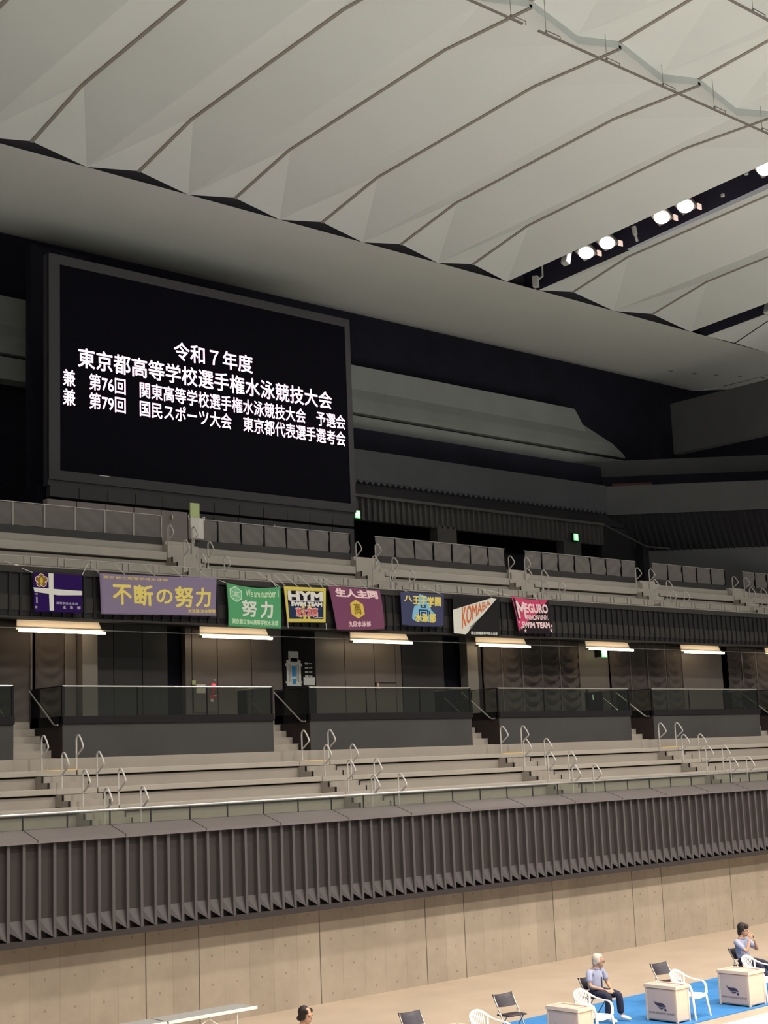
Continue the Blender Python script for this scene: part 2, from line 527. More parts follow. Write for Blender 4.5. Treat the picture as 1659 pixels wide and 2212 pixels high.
# ---- lower stand: terraces, benches, steps, handrails
LT = [(25.49, 3.96), (26.32, 4.33), (27.16, 4.70), (28.00, 5.08)]      # front edge Y and top z of each row
LA = [8.5, 15.496, 22.531, 29.53, 36.55, 43.55]                        # left handrail X of each aisle
prof = [(25.1, 3.3), (25.1, 3.60)]
zprev = 3.60
for yk, zk in LT:
    prof += [(yk + 0.07, zprev), (yk + 0.07, zk - 0.150), (yk + 0.38, zk - 0.150), (yk + 0.38, zk - 0.02)]
    zprev = zk - 0.02
prof += [(28.72, zprev), (28.72, 5.335), (34.5, 5.335), (34.5, 3.3)]
struct('floor_lower_stand', MB().extrude_x(prof, 8, 47), M['stand'], 'grey stepped terraces of the lower stand', 'terrace')
ROWL = ['front', 'third', 'second', 'top']
for r, (yk, zk) in enumerate(LT):
    for a in range(len(LA) - 1):
        x0, x1 = LA[a] + 0.80, LA[a + 1] - 0.17
        root = thing('bench', 'long grey bench of the lower stand, %s row, right of %s visible stair' % (ROWL[r], ('the left-edge', 'the leftmost looped-rail', 'the signboard-side', 'the third', 'the rightmost')[a]), 'bench', ((x0 + x1) / 2, yk, zk - 0.12), 'grey benches of the lower stand')
        MB().box(x0, x1, yk, yk + 0.42, zk - 0.115, zk).build('seat_plank', M['bench'], root, bevel=0.012)
AISN = ['left-edge', 'leftmost', 'second', 'third', 'fourth', 'fifth']
def loop_rail_mesh():
    """P-shaped rail rising from a bench edge, its nose towards the pool (-Y)"""
    pts = [(0, 0.10, -0.10), (0, 0.10, 0.62)]
    for k in range(1, 8):
        a = pi * k / 8 * 0.82
        pts.append((0, 0.02 + 0.08 * cos(a), 0.63 + 0.10 * sin(a)))
    pts += [(0, -0.12, 0.60), (0, -0.175, 0.505), (0, -0.178, 0.48), (0, -0.16, 0.45), (0, 0.06, 0.30)]
    return MB().tube(pts, 0.019, 8)
loop_src = None
def place_loop(x, y, z, label, group):
    global loop_src
    if loop_src is None:
        o = loop_rail_mesh().build('loop_handrail', M['loop'], None, smooth=True, org=(0, 0, 0))
        loop_src = o
    else:
        o = loop_src.copy()
        COL.objects.link(o)
    o.location = (x, y, z)
    tag(o, label, 'handrail', group)
for a in range(1, 5):
    for r, (yk, zk) in enumerate(LT):
        for s in (0, 1):
            place_loop(LA[a] + (0.83 if s else 0.0), yk, zk,
                       'grey looped handrail on the %s side of the %s lower-stand stair, %s row' % (('left', 'right')[s], AISN[a], ROWL[r]),
                       'looped handrails of the lower stand')
# stair blocks in the aisles (two half steps per row) + nosings
for a in range(1, 5):
    xa, xb = LA[a] - 0.17, LA[a] + 0.77
    for r, (yk, zk) in enumerate(LT):
        zb = (LT[r - 1][1] if r else 3.60)
        rise = (zk - zb) / 3
        root = thing('step_block', 'pair of grey concrete half steps, %s lower-stand stair, below the %s row' % (AISN[a], ROWL[r]), 'steps', ((xa + xb) / 2, yk, zb), 'half steps of the lower stand')
        d2, d1 = (0.50, 0.25) if r else (0.36, 0.18)
        MB().extrude_x([(yk + 0.07, zb), (yk - d2, zb), (yk - d2, zb + rise), (yk - d1, zb + rise), (yk - d1, zb + 2 * rise), (yk + 0.07, zb + 2 * rise)], xa, xb).build('step_body', M['stand'], root)
        MB().extrude_x([(yk + 0.07, zb), (yk - d2 + 0.01, zb), (yk - d2 + 0.01, zb + rise - 0.004), (yk - d1 + 0.01, zb + rise - 0.004), (yk - d1 + 0.01, zb + 2 * rise - 0.004), (yk + 0.07, zb + 2 * rise - 0.004)], xa - 0.004, xa).build('side_face', M['sideface'], root)
        for k, yy in enumerate((yk - d2, yk - d1)):
            z1 = zb + rise * (k + 1)
            for xx in (xa, xb):
                MB().box(xx - 0.014, xx + 0.014, yy - 0.012, yy + 0.03, z1 - rise + 0.005, z1).build('nosing_end', M['nosing'], root)
        # the bench edge carries on across the stair as a nosing plank
        MB().box(xa + 0.01, xb - 0.0, yk, yk + 0.42, zk - 0.115, zk).build('landing_plank', M['bench'], root)
        if r == 3:
            MB().box(xa + 0.13, xb + 0.02, yk - 0.004, yk + 0.10, zk - 0.012, zk + 0.006).build('yellow_edge_strip', M['yellow'], root)

# ---- concourse blocks between the stairs, with their railings
BL = [(8.0, 15.17), (16.37, 22.16), (23.34, 29.08), (30.19, 36.04), (37.18, 42.97), (44.1, 47.0)]
ZB0, ZB1, ZG, ZR = 5.335, 6.085, 6.25, 6.905
BLN = ['cut by the left frame edge', 'leftmost full length', 'under the floor-plan signboard', 'in the middle right', 'second from right', 'at the right frame edge']
def railing(i, x0, x1):
    w = struct('wall_concourse_block', MB().box(x0, x1, 28.75, 34.0, ZB0, ZB1 + 0.10), M['block'], 'dark grey block wall below the railing %s' % BLN[i], 'wall')
    if i:
        MB().box(x0 - 0.012, x0, 28.752, 34.0, ZB0, ZB1).build('side_cladding', M['blockside'], w)
    MB().box(x1, x1 + 0.012, 28.752, 34.0, ZB0, ZB1).build('side_cladding', M['blockside'], w)
    g = thing('glass_railing', 'dark glass railing with bright top rail, %s' % BLN[i], 'railing', ((x0 + x1) / 2, 28.75, ZB1), 'concourse glass railings')
    MB().box(x0 - 0.02, x1 + 0.02, 28.70, 28.86, ZB1 - 0.004, ZG).build('base_band', M['band'], g, bevel=0.006)
    npan = max(1, round((x1 - x0) / 1.9))
    for k in range(npan):
        a, b = x0 + (x1 - x0) * k / npan, x0 + (x1 - x0) * (k + 1) / npan
        MB().box(a + 0.012, b - 0.012, 28.76, 28.775, ZG, ZR - 0.015).build('glass_pane', M['dglass'], g)
        MB().box(b - 0.012, b + 0.012, 28.755, 28.78, ZG, ZR - 0.015).build('joint_post', M['black'], g)
    MB().tube([(x0, 28.768, ZR), (x1, 28.768, ZR)], 0.018, 8).build('top_rail', M['chrome'], g, smooth=True)
    for s, xs in ((0, x0), (1, x1)):
        if i == 0 and s == 0 or i == 5 and s == 1:
            continue
        # black stringer, glass and posts along the stair
        MB().box(xs - 0.02, xs + 0.02, 28.76, 30.16, ZB1 - 0.045, ZG).build('side_band', M['black'], g)
        MB().box(xs - 0.008, xs + 0.008, 28.80, 29.80, ZG, ZR - 0.02).build('side_glass', M['dglass'], g)
        MB().box(xs - 0.02, xs + 0.02, 29.80, 30.16, ZB1 - 0.045, ZR - 0.02).build('side_panel', M['black'], g)
        MB().box(xs - 0.022, xs + 0.022, 28.745, 28.80, ZB1, ZR).build('corner_post', M['black'], g)
        MB().tube([(xs, 28.77, ZR), (xs, 30.16, ZR)], 0.014, 8).build('side_rail', M['chrome'] if s else M['band'], g, smooth=True)
        off = -0.075 if s == 0 else 0.075
        hr = MB().tube([(xs + off, 30.12, 6.87), (xs + off, 29.05, 6.10), (xs + off, 28.96, 6.06), (xs + off, 28.84, 6.06)], 0.019, 8).build('stair_handrail', M['chrome'], g, smooth=True)
        for yy, zz in ((29.9, 6.71), (29.2, 6.21)):
            MB().tube([(xs, yy, zz - 0.06), (xs + off, yy, zz - 0.03), (xs + off, yy, zz)], 0.008, 6).build('rail_bracket', M['chrome'], hr)
for i, (x0, x1) in enumerate(BL):
    railing(i, x0, x1)
for i in range(len(BL) - 1):
    x0, x1 = BL[i][1], BL[i + 1][0]
    st = thing('stair_flight', 'narrow grey stair climbing to the concourse, %s from the left' % ORD[i], 'stairs', ((x0 + x1) / 2, 28.7, 5.08), 'concourse stairs')
    for k in range(7):
        ya, zt = 28.73 + 0.24 * k, 5.18 + 0.168 * k
        e = -0.014
        MB().box(x0 + 0.026, x1 - 0.026, ya, 30.6, 5.0, zt).build('step', M['stand'], st, bevel=0.008)
        MB().box(x0 + 0.014, x1 - 0.014, ya - 0.003, ya + 0.045, zt - 0.004, zt + 0.004).build('step_nosing', M['chrome'] if i == 0 else M['bench'], st)
    MB().box(x0 + 0.026, x1 - 0.026, 30.4, 33.9, 5.335, 6.19).build('landing', M['stand'], st)

# ---- concourse: floor, ceiling, back wall
struct('floor_concourse', MB().box(8, 56, 30.4, 36, 6.10, 6.195), M['blockside'], 'dark concourse floor', 'floor')
struct('ceiling_concourse', MB().box(8, 56, 31.9, 36, 8.93, 9.3), M['ceil2'], 'dark underside of the upper stand above the concourse', 'ceiling')
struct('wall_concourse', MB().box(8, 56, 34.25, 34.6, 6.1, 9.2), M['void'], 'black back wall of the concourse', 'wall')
def wall_panel(x0, x1, m, label, y=34.0, z1=8.93):
    return struct('wall_concourse_panel', MB().box(x0 + 0.012, x1 - 0.012, y, y + 0.2, 6.195, z1), M[m], label, 'wall panel', bevel=0.006)
WP = [(19.42, 19.78, 'panel', 'narrow brown panel left of the left pale pillar'),
      (20.27, 20.90, 'dpanel', 'dark panel just right of the left pale pillar'), (20.90, 21.80, 'dpanel', 'second dark panel right of the left pillar'),
      (21.80, 22.62, 'dpanel', 'dark panel left of the black doorway'), (23.19, 23.42, 'panel', 'narrow lit panel right of the black doorway'),
      (23.42, 24.29, 'panel', 'brown lit panel above the red alarm lamp'), (24.29, 25.49, 'panel', 'wide brown lit panel under the second lamp'),
      (25.49, 26.62, 'panel', 'brown panel left of the floor-plan board'), (27.84, 29.03, 'panel', 'brown panel right of the floor-plan board'),
      (29.03, 30.23, 'panel', 'wide brown panel under the third lamp'), (30.23, 31.12, 'panel', 'panel with a small dark hatch line'),
      (31.12, 31.38, 'panel', 'narrow panel right of the hatch'), (31.40, 33.24, 'dpanel', 'wide dark panel left of the black recess'),
      (34.58, 35.00, 'dpanel', 'narrow dark panel right of the right pillar'), (39.89, 41.58, 'panel', 'plain brown panel behind the green exit sign'),
      (45.89, 48.54, 'panel', 'plain brown panel with a bright reflection')]
for a in WP:
    wall_panel(*a)
struct('trim_4', MB().box(19.80, 20.26, 33.75, 34.1, 6.195, 8.93), M['pillar'], 'pale pillar under the left lamp', 'pillar', bevel=0.02)
struct('trim_5', MB().box(34.08, 34.57, 33.75, 34.1, 6.195, 8.93), M['pillar'], 'pale pillar beside the black recess', 'pillar', bevel=0.02)
struct('trim_6', MB().box(30.24, 31.11, 33.985, 34.0, 7.39, 7.41).box(30.235, 30.255, 33.985, 34.0, 6.3, 7.41), M['nosing'], 'thin dark hatch outline on the panel', 'trim')
def drape(x0, x1, swag, label):
    """hanging curtain panel; swag > 0 gives scooped folds"""
    nx, nz = 14, 46
    v, f = [], []
    ph = random.uniform(0, 6)
    for j in range(nz + 1):
        z = 6.2 + (8.92 - 6.2) * j / nz
        for i in range(nx + 1):
            u = i / nx
            sag = 4 * u * (1 - u)
            fold = 0.085 * swag * sin((z + 0.28 * sag) * 2 * pi / 0.34 + ph) * (0.25 + 0.75 * sag) * min(1, (8.9 - z) / 0.6)
            lean = 0.02 * sin(3.2 * u * pi + z * 1.7 + ph)
            v.append((x0 + 0.03 + (x1 - x0 - 0.06) * u, 34.0 - 0.05 - fold - lean - 0.03 * sag, z))
    for j in range(nz):
        for i in range(nx):
            a = j * (nx + 1) + i
            f.append((a, a + 1, a + nx + 2, a + nx + 1))
    o = MB().add(v, f).build('curtain', M['drape'], None, smooth=True, org=((x0 + x1) / 2, 34.0, 6.2))
    md = o.modifiers.new('thickness', 'SOLIDIFY')
    md.thickness = 0.01
    tag(o, label, 'curtain', 'brown curtains of the concourse')
    p = MB().box(x1 - 0.027, x1 + 0.027, 33.93, 34.1, 6.195, 8.93).build('curtain_batten', M['panel'], o)
    return o
DR = [(16.5, 18.42, 0.2, 'plain brown curtain at the left frame edge under the lamp'), (18.50, 19.42, 0.3, 'brown curtain left of the leftmost pale pillar'),
      (35.0, 35.91, 0.25, 'smooth dark curtain right of the right pale pillar'), (35.91, 36.91, 0.6, 'brown curtain, second right of the right pillar'),
      (36.91, 37.90, 1.0, 'brown curtain with deep scooped folds, left of the pair'), (37.90, 38.85, 1.0, 'brown curtain with deep scooped folds, right of the pair'),
      (38.85, 39.89, 1.0, 'scooped brown curtain just left of the plain exit panel'), (41.58, 42.74, 0.4, 'dark curtain just right of the green exit sign'),
      (42.74, 43.76, 0.3, 'brown curtain, second right of the exit sign'), (43.76, 44.84, 0.6, 'brown curtain, third right of the exit sign'),
      (44.84, 45.89, 0.3, 'brown curtain left of the bright plain panel'), (48.81, 49.81, 0.9, 'scooped curtain right of the bright plain panel'),
      (49.81, 50.80, 0.9, 'scooped curtain, second right of the bright panel'), (50.80, 52.0, 0.5, 'brown curtain at the right frame edge')]
for a in DR:
    drape(*a)

# ---- concourse lamps and their conduit
TX = [(17.63, 20.12), (23.18, 25.60), (28.65, 31.08), (34.02, 36.48), (39.50, 41.96), (44.97, 47.50), (50.50, 53.0)]
for i, (x0, x1) in enumerate(TX):
    t = thing('strip_light', 'glowing fluorescent strip light with reflector, %s from the left' % ORD[i], 'lamp', ((x0 + x1) / 2, 33.2, 8.55), 'concourse strip lights')
    MB().tube([(x0, 33.14, 8.575), (x1, 33.14, 8.575)], 0.034, 10).build('tube', M['tube'], t, smooth=True)
    MB().add([(x0 + 0.0, 33.26, 8.60), (x1 - 0.0, 33.26, 8.60), (x1 - 0.1, 33.34, 8.925), (x0 + 0.07, 33.34, 8.925),
              (x0 + 0.0, 33.29, 8.60), (x1 - 0.0, 33.29, 8.60), (x1 - 0.1, 33.37, 8.925), (x0 + 0.07, 33.37, 8.925)],
             [(0, 1, 2, 3), (7, 6, 5, 4), (0, 4, 5, 1), (1, 5, 6, 2), (2, 6, 7, 3), (3, 7, 4, 0)]).build('reflector', M['tray'], t)
    for xx in (x0, x1):
        MB().box(xx - 0.02, xx + 0.02, 33.12, 33.29, 8.545, 8.605).build('end_cap', M['fitting'], t, bevel=0.006)
cd = thing('conduit', 'thin pale conduit running between the strip lights', 'conduit', (33, 33.24, 8.65))
MB().tube([(10, 33.24, 8.65), (55, 33.24, 8.65)], 0.012, 8).build('pipe', M['fitting'], cd, smooth=True)
for xx in (16.9, 21.6, 26.8, 32.4, 33.1, 38.2, 43.4, 49.0):
    MB().box(xx - 0.10, xx + 0.10, 33.22, 33.26, 8.635, 8.665).build('coupling', M['fitting'], cd)

# ---- upper stand
struct('wall_upper_fascia_back', MB().box(8, 60, 32.0, 32.3, 8.75, 9.95), M['ufascia'], 'dark backing of the upper stand front', 'wall')
rb = MB()
x = 8.0
while x < 60:
    rb.box(x, x + 0.055, 31.86, 32.02, 8.78, 9.84)
    x += 0.29
rb.box(8, 60, 31.92, 32.02, 8.80, 9.84)
struct('wall_upper_fascia', rb, M['ufascia'], 'black ribbed front of the upper stand behind the banners', 'wall')
struct('trim_7', MB().box(8, 60, 31.84, 32.3, 9.84, 10.0).box(8, 60, 31.86, 32.2, 8.735, 8.79), M['ceil2'], 'dark cap band on top of the ribbed front', 'trim')
struct('trim_8', MB().box(8, 60, 32.02, 32.3, 9.99, 10.06), M['ustand'], 'pale kerb on the edge of the upper stand', 'trim')
UT = [(32.71, 10.03), (33.48, 10.53), (34.25, 11.04)]
UA = [15.9, 22.92, 29.95, 36.95, 43.95, 50.2]
Z4, Y4 = 11.30, 34.62
prof = [(32.1, 9.2), (32.1, 9.98), (32.78, 9.98), (32.78, 10.01), (33.55, 10.01), (33.55, 10.24), (33.85, 10.24), (33.85, 10.51), (34.32, 10.51), (34.32, 10.75), (34.56, 10.75), (34.56, 11.02), (Y4, 11.02), (Y4, Z4), (43.4, Z4), (43.4, 9.2)]
struct('floor_upper_stand', MB().extrude_x(prof, 8, 60), M['ustand'], 'grey stepped terraces of the upper stand', 'terrace')
ROWU = ['front', 'second', 'top']
AUN = ['left-edge', 'second', 'third', 'fourth', 'fifth', 'sixth']
for r, (yk, zk) in enumerate(UT):
    if r == 0:
        continue
    for a in range(-1, len(UA)):
        x0 = 9.0 if a < 0 else UA[a] + 0.90
        x1 = 59.0 if a == len(UA) - 1 else UA[a + 1] - 0.12
        root = thing('bench', 'long grey bench of the upper stand, %s row, %s the %s upper stair' % (ROWU[r], 'left of' if a < 0 else 'right of', AUN[max(a, 0)]), 'bench', ((x0 + x1) / 2, yk, zk - 0.24), 'grey benches of the upper stand')
        MB().box(x0, x1, yk, yk + 0.42, zk - 0.23, zk).build('seat_plank', M['ubench'], root, bevel=0.012)
for a, xa0 in enumerate(UA):
    xa, xb = xa0 - 0.10, xa0 + 0.88
    for r in (1, 2):
        yk, zk = UT[r]
        zb = UT[r - 1][1]
        rise = (zk - zb) / 3
        root = thing('step_block', 'pair of grey half steps, %s upper-stand stair, below the %s row' % (AUN[a], ROWU[r]), 'steps', ((xa + xb) / 2, yk, zb), 'half steps of the upper stand')
        MB().extrude_x([(yk + 0.07, zb), (yk - 0.50, zb), (yk - 0.50, zb + rise), (yk - 0.25, zb + rise), (yk - 0.25, zb + 2 * rise), (yk + 0.07, zb + 2 * rise)], xa, xb).build('step_body', M['ubench'], root)
        MB().extrude_x([(yk + 0.07, zb), (yk - 0.49, zb), (yk - 0.49, zb + rise - 0.004), (yk - 0.24, zb + rise - 0.004), (yk - 0.24, zb + 2 * rise - 0.004), (yk + 0.07, zb + 2 * rise - 0.004)], xa - 0.004, xa).build('side_face', M['sideface'], root)
        for k, yy in enumerate((yk - 0.50, yk - 0.25)):
            z1 = zb + rise * (k + 1)
            for xx in (xa, xb):
                MB().box(xx - 0.013, xx + 0.013, yy - 0.012, yy + 0.03, z1 - rise + 0.005, z1).build('nosing_end', M['nosing'], root)
        MB().box(xa + 0.01, xb, yk, yk + (0.14 if r == 2 else 0.42), zk - 0.23, zk).build('landing_plank', M['ubench'], root)
    root = thing('landing_block', 'pale raised landing at the top of the %s upper-stand stair' % AUN[a], 'steps', ((xa + xb) / 2, 34.5, 11.04), 'top landings of the upper stand')
    lx0, lx1 = [(15.95, 17.2), (22.91, 23.98), (29.98, 31.0), (37.12, 38.08), (44.38, 45.36), (50.2, 51.3)][a]
    MB().box(lx0, lx1, 34.40, 34.62, 11.0, 11.29).build('landing_body', M['ubench'], root, bevel=0.01)
    MB().box(lx0, lx1 - 0.06, 34.50, 35.4, 11.285, 11.40).build('top_step', M['ubench'], root, bevel=0.01)
    for r, (yk, zk) in enumerate(UT):
        for s in (0, 1):
            if a == 0 and s == 0:
                continue
            place_loop(xa0 + (0.82 if s else 0.0), yk, zk + (0.06 if r == 2 else 0.03),
                       'grey looped handrail on the %s side of the %s upper-stand stair, %s row' % (('left', 'right')[s], AUN[a], ROWU[r]),
                       'looped handrails of the upper stand')
# front guard of the upper stand
gg = thing('glass_guard', 'low glass guard with paired posts above the banners', 'guard rail', (34, 32.1, 10.05))
x = 16.3
while x < 56:
    MB().box(x + 0.20, x + 0.92, 32.10, 32.112, 10.05, 10.285).build('glass_pane', M['gglass'], gg)
    for dx in (0.0, 0.18):
        MB().box(x + dx - 0.012, x + dx + 0.012, 32.085, 32.13, 10.03, 10.28).build('post', M['wire'], gg)
    MB().box(x - 0.01, x + 0.19, 32.06, 32.12, 10.03, 10.055).build('foot_plate', M['chrome'], gg)
    x += 0.932
MB().tube([(15.5, 32.106, 10.285), (56, 32.106, 10.285)], 0.011, 6).build('top_rail', M['chrome'], gg, smooth=True)

# ---- cloth-covered barriers behind the upper stand
S_ = 0.9844
BX = [(17.6, 23.25), (24.38, 30.44), (31.52, 37.69), (38.71, 45.06), (46.1, 50.9), (52.2, 57.5)]
BARN = ['below the left part of the screen', 'below the right part of the screen', 'just right of the screen', 'in the middle right', 'left of the far corner', 'at the right frame edge']
for i, (x0, x1) in enumerate(BX):
    x0, x1 = x0 * S_, x1 * S_
    b = thing('barrier', 'long barrier hung with grey cloth panels, %s' % BARN[i], 'barrier', ((x0 + x1) / 2, Y4, Z4), 'cloth-covered barriers')
    MB().box(x0, x1, Y4 - 0.01, Y4 + 0.10, Z4 + 0.0, 11.507).build('base_board', M['dpanel'], b)
    npn = max(1, round((x1 - x0) / 0.882))
    for k in range(npn):
        a, c = x0 + (x1 - x0) * k / npn, x0 + (x1 - x0) * (k + 1) / npn
        nx, nz = 12, 10
        v, f = [], []
        ph, fl = random.uniform(0, 6), random.choice((-1, 1))
        for jz in range(nz + 1):
            for ix in range(nx + 1):
                u, w = ix / nx, jz / nz
                yy = 0.020 * sin(5 * (u * fl + w) + ph) * u + 0.014 * sin(9 * (u - w * fl) + ph)
                v.append((a + 0.03 + (c - a - 0.06) * u, Y4 + 0.03 + yy, 11.52 + 0.605 * w))
        for jz in range(nz):
            for ix in range(nx):
                q = jz * (nx + 1) + ix
                f.append((q, q + 1, q + nx + 2, q + nx + 1))
        MB().add(v, f).build('cloth_panel', M['fabric'], b, smooth=True)
        MB().box(c - 0.018, c + 0.018, Y4 + 0.0, Y4 + 0.06, 11.50, 12.13).build('post', M['black'] if i else M['wire'], b)
    MB().tube([(x0, Y4 + 0.03, 12.145), (x1, Y4 + 0.03, 12.145)], 0.013, 6).build('top_rail', M['chrome'] if i < 2 else M['wire'], b, smooth=True)

# ================================================================== BACK OF THE HALL
struct('wall_back', MB().box(5, 60, 43.8, 44.2, 9.2, 27), M['darkwall'], 'black back wall under the soffit', 'wall')
DV = Vector((0.7401, -0.6725, 0))
def slab(p, length, z0, z1, thick=0.25, back=Vector((0.6725, 0.7401, 0))):
    """upright slab starting at p and running along the corner direction"""
    p = Vector((p[0], p[1], 0))
    e = p + DV * length
    o = MB()
    o.add([(*p.xy, z0), (*e.xy, z0), (*(e + back * thick).xy, z0), (*(p + back * thick).xy, z0), (*p.xy, z1), (*e.xy, z1), (*(e + back * thick).xy, z1), (*(p + back * thick).xy, z1)],
          [(3, 2, 1, 0), (4, 5, 6, 7), (0, 1, 5, 4), (1, 2, 6, 5), (2, 3, 7, 6), (3, 0, 4, 7)])
    return o
struct('wall_corner', slab((58.5, 44.3), 22, 9, 27, 0.4), M['darkwall'], 'black diagonal wall in the far corner', 'wall')
# pale folded balcony fascia (two facets over a lower band), behind and beside the screen
def fascia_part(prof, x0, xe):
    """prof: (y,z) list, xe: right end X per profile point"""
    n = len(prof)
    v = [(x0, y, z) for y, z in prof] + [(xx, y, z) for (y, z), xx in zip(prof, xe)]
    f = [(i, (i + 1) % n, n + (i + 1) % n, n + i) for i in range(n)] + [tuple(reversed(range(n))), tuple(range(n, 2 * n))]
    return MB().add(v, f)
for lab, x0, ends in (('pale grey balcony band to the right of the screen', 33.6, None), ('pale grey balcony band left of the screen', 5.0, 24.4)):
    p_up = [(42.9, 20.78), (43.05, 20.35), (43.22, 19.90), (42.98, 19.45), (42.86, 19.0), (42.84, 18.80), (43.6, 18.80), (43.6, 20.78)]
    e_up = [51.2, 51.75, 52.3, 53.9, 54.5, 54.66, 54.66, 51.2] if ends is None else [ends] * 8
    p_lo = [(42.88, 18.68), (42.94, 17.94), (43.6, 17.94), (43.6, 18.68)]
    e_lo = [56.5, 55.5, 55.5, 56.5] if ends is None else [ends] * 4
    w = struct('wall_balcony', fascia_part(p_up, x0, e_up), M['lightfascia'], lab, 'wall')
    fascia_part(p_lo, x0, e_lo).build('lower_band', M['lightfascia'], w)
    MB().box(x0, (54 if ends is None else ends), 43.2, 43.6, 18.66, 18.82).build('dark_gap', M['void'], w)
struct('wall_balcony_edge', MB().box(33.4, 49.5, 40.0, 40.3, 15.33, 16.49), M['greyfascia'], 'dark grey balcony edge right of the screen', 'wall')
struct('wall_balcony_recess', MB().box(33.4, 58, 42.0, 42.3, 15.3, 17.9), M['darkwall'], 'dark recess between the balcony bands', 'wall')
zb = MB()
x = 33.4
while x < 49.4:
    zb.add([(x, 40.02, 15.33), (x + 0.29, 40.02, 15.33), (x + 0.145, 40.02, 15.20), (x, 40.2, 15.33), (x + 0.29, 40.2, 15.33), (x + 0.145, 40.2, 15.20)],
           [(0, 2, 1), (3, 4, 5), (0, 3, 5, 2), (2, 5, 4, 1)])
    x += 0.29
struct('trim_9', zb, M['greyfascia'], 'saw-tooth lower lip of the grey balcony edge', 'trim')
struct('wall_balcony_soffit', MB().quad((33.3, 40.18, 15.32), (50.6, 40.18, 15.32), (50.6, 39.62, 14.6), (33.3, 39.62, 14.6)).quad((33.3, 40.19, 15.32), (50.6, 40.19, 15.32), (50.6, 41.5, 14.6), (33.3, 41.5, 14.6)), M['darkrib'], 'black ribbed underside below the grey balcony edge', 'wall')
struct('trim_10', MB().box(33.3, 48.5, 39.40, 39.75, 14.545, 14.655), M['ribpanel'], 'thin grey ledge above the ribbed panel', 'trim')
rp = MB()
pr = []
x = 33.3
while x < 48.4:
    pr += [(x, 39.62), (x + 0.05, 39.50), (x + 0.12, 39.50), (x + 0.28, 39.62)]
    x += 0.29
for i in range(len(pr) - 1):
    rp.quad((*pr[i], 13.72), (*pr[i + 1], 13.72), (*pr[i + 1], 14.545), (*pr[i], 14.545))
rp.box(33.3, 48.5, 39.60, 39.75, 13.72, 14.545)
struct('wall_ribbed_panel', rp, M['ribpanel'], 'grey ribbed panel above the dark entrances', 'wall')
struct('wall_entrance', MB().box(33.3, 50, 42.0, 42.3, 11.3, 14.6), M['void'], 'black entrance recess behind the barriers', 'wall')
struct('trim_11', MB().box(38.6, 39.64, 39.5, 39.9, Z4, 13.8), M['ribpanel'], 'grey square pillar right of the screen', 'pillar')
struct('trim_12', MB().box(45.9, 47.0, 39.5, 39.9, Z4, 13.8), M['ribpanel'], 'grey square pillar under the right exit sign', 'pillar')
struct('trim_13', MB().box(40.9, 45.9, 40.6, 40.8, Z4, 13.2), M['darkrib'], 'dark panel between the two grey pillars', 'wall')
struct('trim_14', MB().box(48.48, 50.9, 39.62, 39.9, 11.3, 14.56), M['darkrib'], 'dark side wall at the end of the ribbed panel', 'wall')
# diagonal corner: two grey bands, black ribbed slope, low wall
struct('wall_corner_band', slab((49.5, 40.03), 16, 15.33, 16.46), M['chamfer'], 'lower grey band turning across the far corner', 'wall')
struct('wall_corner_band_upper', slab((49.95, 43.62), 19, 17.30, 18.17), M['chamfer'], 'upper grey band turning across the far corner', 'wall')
struct('wall_corner_recess', slab((51.6, 41.9), 16, 16.4, 17.4), M['darkwall'], 'dark slot between the corner bands', 'wall')
bk = Vector((0.6725, 0.7401, 0))
cs = MB()
P0 = Vector((49.5, 40.03, 0))
nrib = 60
for i in range(nrib):
    a = P0 + DV * (i * 0.27)
    bq = P0 + DV * (i * 0.27 + 0.135)
    c = P0 + DV * (i * 0.27 + 0.27)
    sh = DV * 0.42
    top = 15.33
    for s, e, zs, ze, d0, d1 in ((a, bq, 15.30, 15.14, 0.0, 0.12), (bq, c, 15.14, 15.30, 0.12, 0.0)):
        cs.quad((*(s + bk * d0).xy, zs), (*(e + bk * d1).xy, ze), (*(e + sh + bk * (0.45 + d1)).xy, 13.56), (*(s + sh + bk * (0.45 + d0)).xy, 13.56))
struct('wall_corner_soffit', cs, M['darkrib'], 'black ribbed slope under the corner band', 'wall')
struct('trim_15', slab((49.5, 40.0), 16, 15.18, 15.34, 0.05), M['chamfer'], 'lip along the bottom of the lower corner band', 'trim')
struct('wall_corner_low', slab((51.0, 39.3), 16, 11.3, 13.60), M['chamfer'], 'low grey wall below the ribbed slope', 'wall')
struct('wall_corner_return', MB().box(50.7, 51.1, 39.15, 39.6, 11.3, 13.74), M['darkrib'], 'dark end of the low grey corner wall', 'wall')
struct('trim_16', MB().tube([(48.5, 39.42, 14.58), (50.72, 38.95, 13.74), (51.6, 38.35, 13.62)], 0.035, 6), M['ribpanel'], 'thin sloping trim at the far corner', 'trim')
struct('wall_side_balcony', MB().box(54.25, 54.7, 25, 39.73, 18.38, 20.76), M['chamfer'], 'grey balcony band of the far side wall', 'wall')
tag(MB().obox((52.3, 40.75, 16.86), DV * 0.9, bk * 0.1, (0, 0, 0.13)).build('wooden_crate', M['brownlit'], None, org=(52.3, 40.75, 16.73)), 'small reddish brown box in the slot of the far corner', 'box')

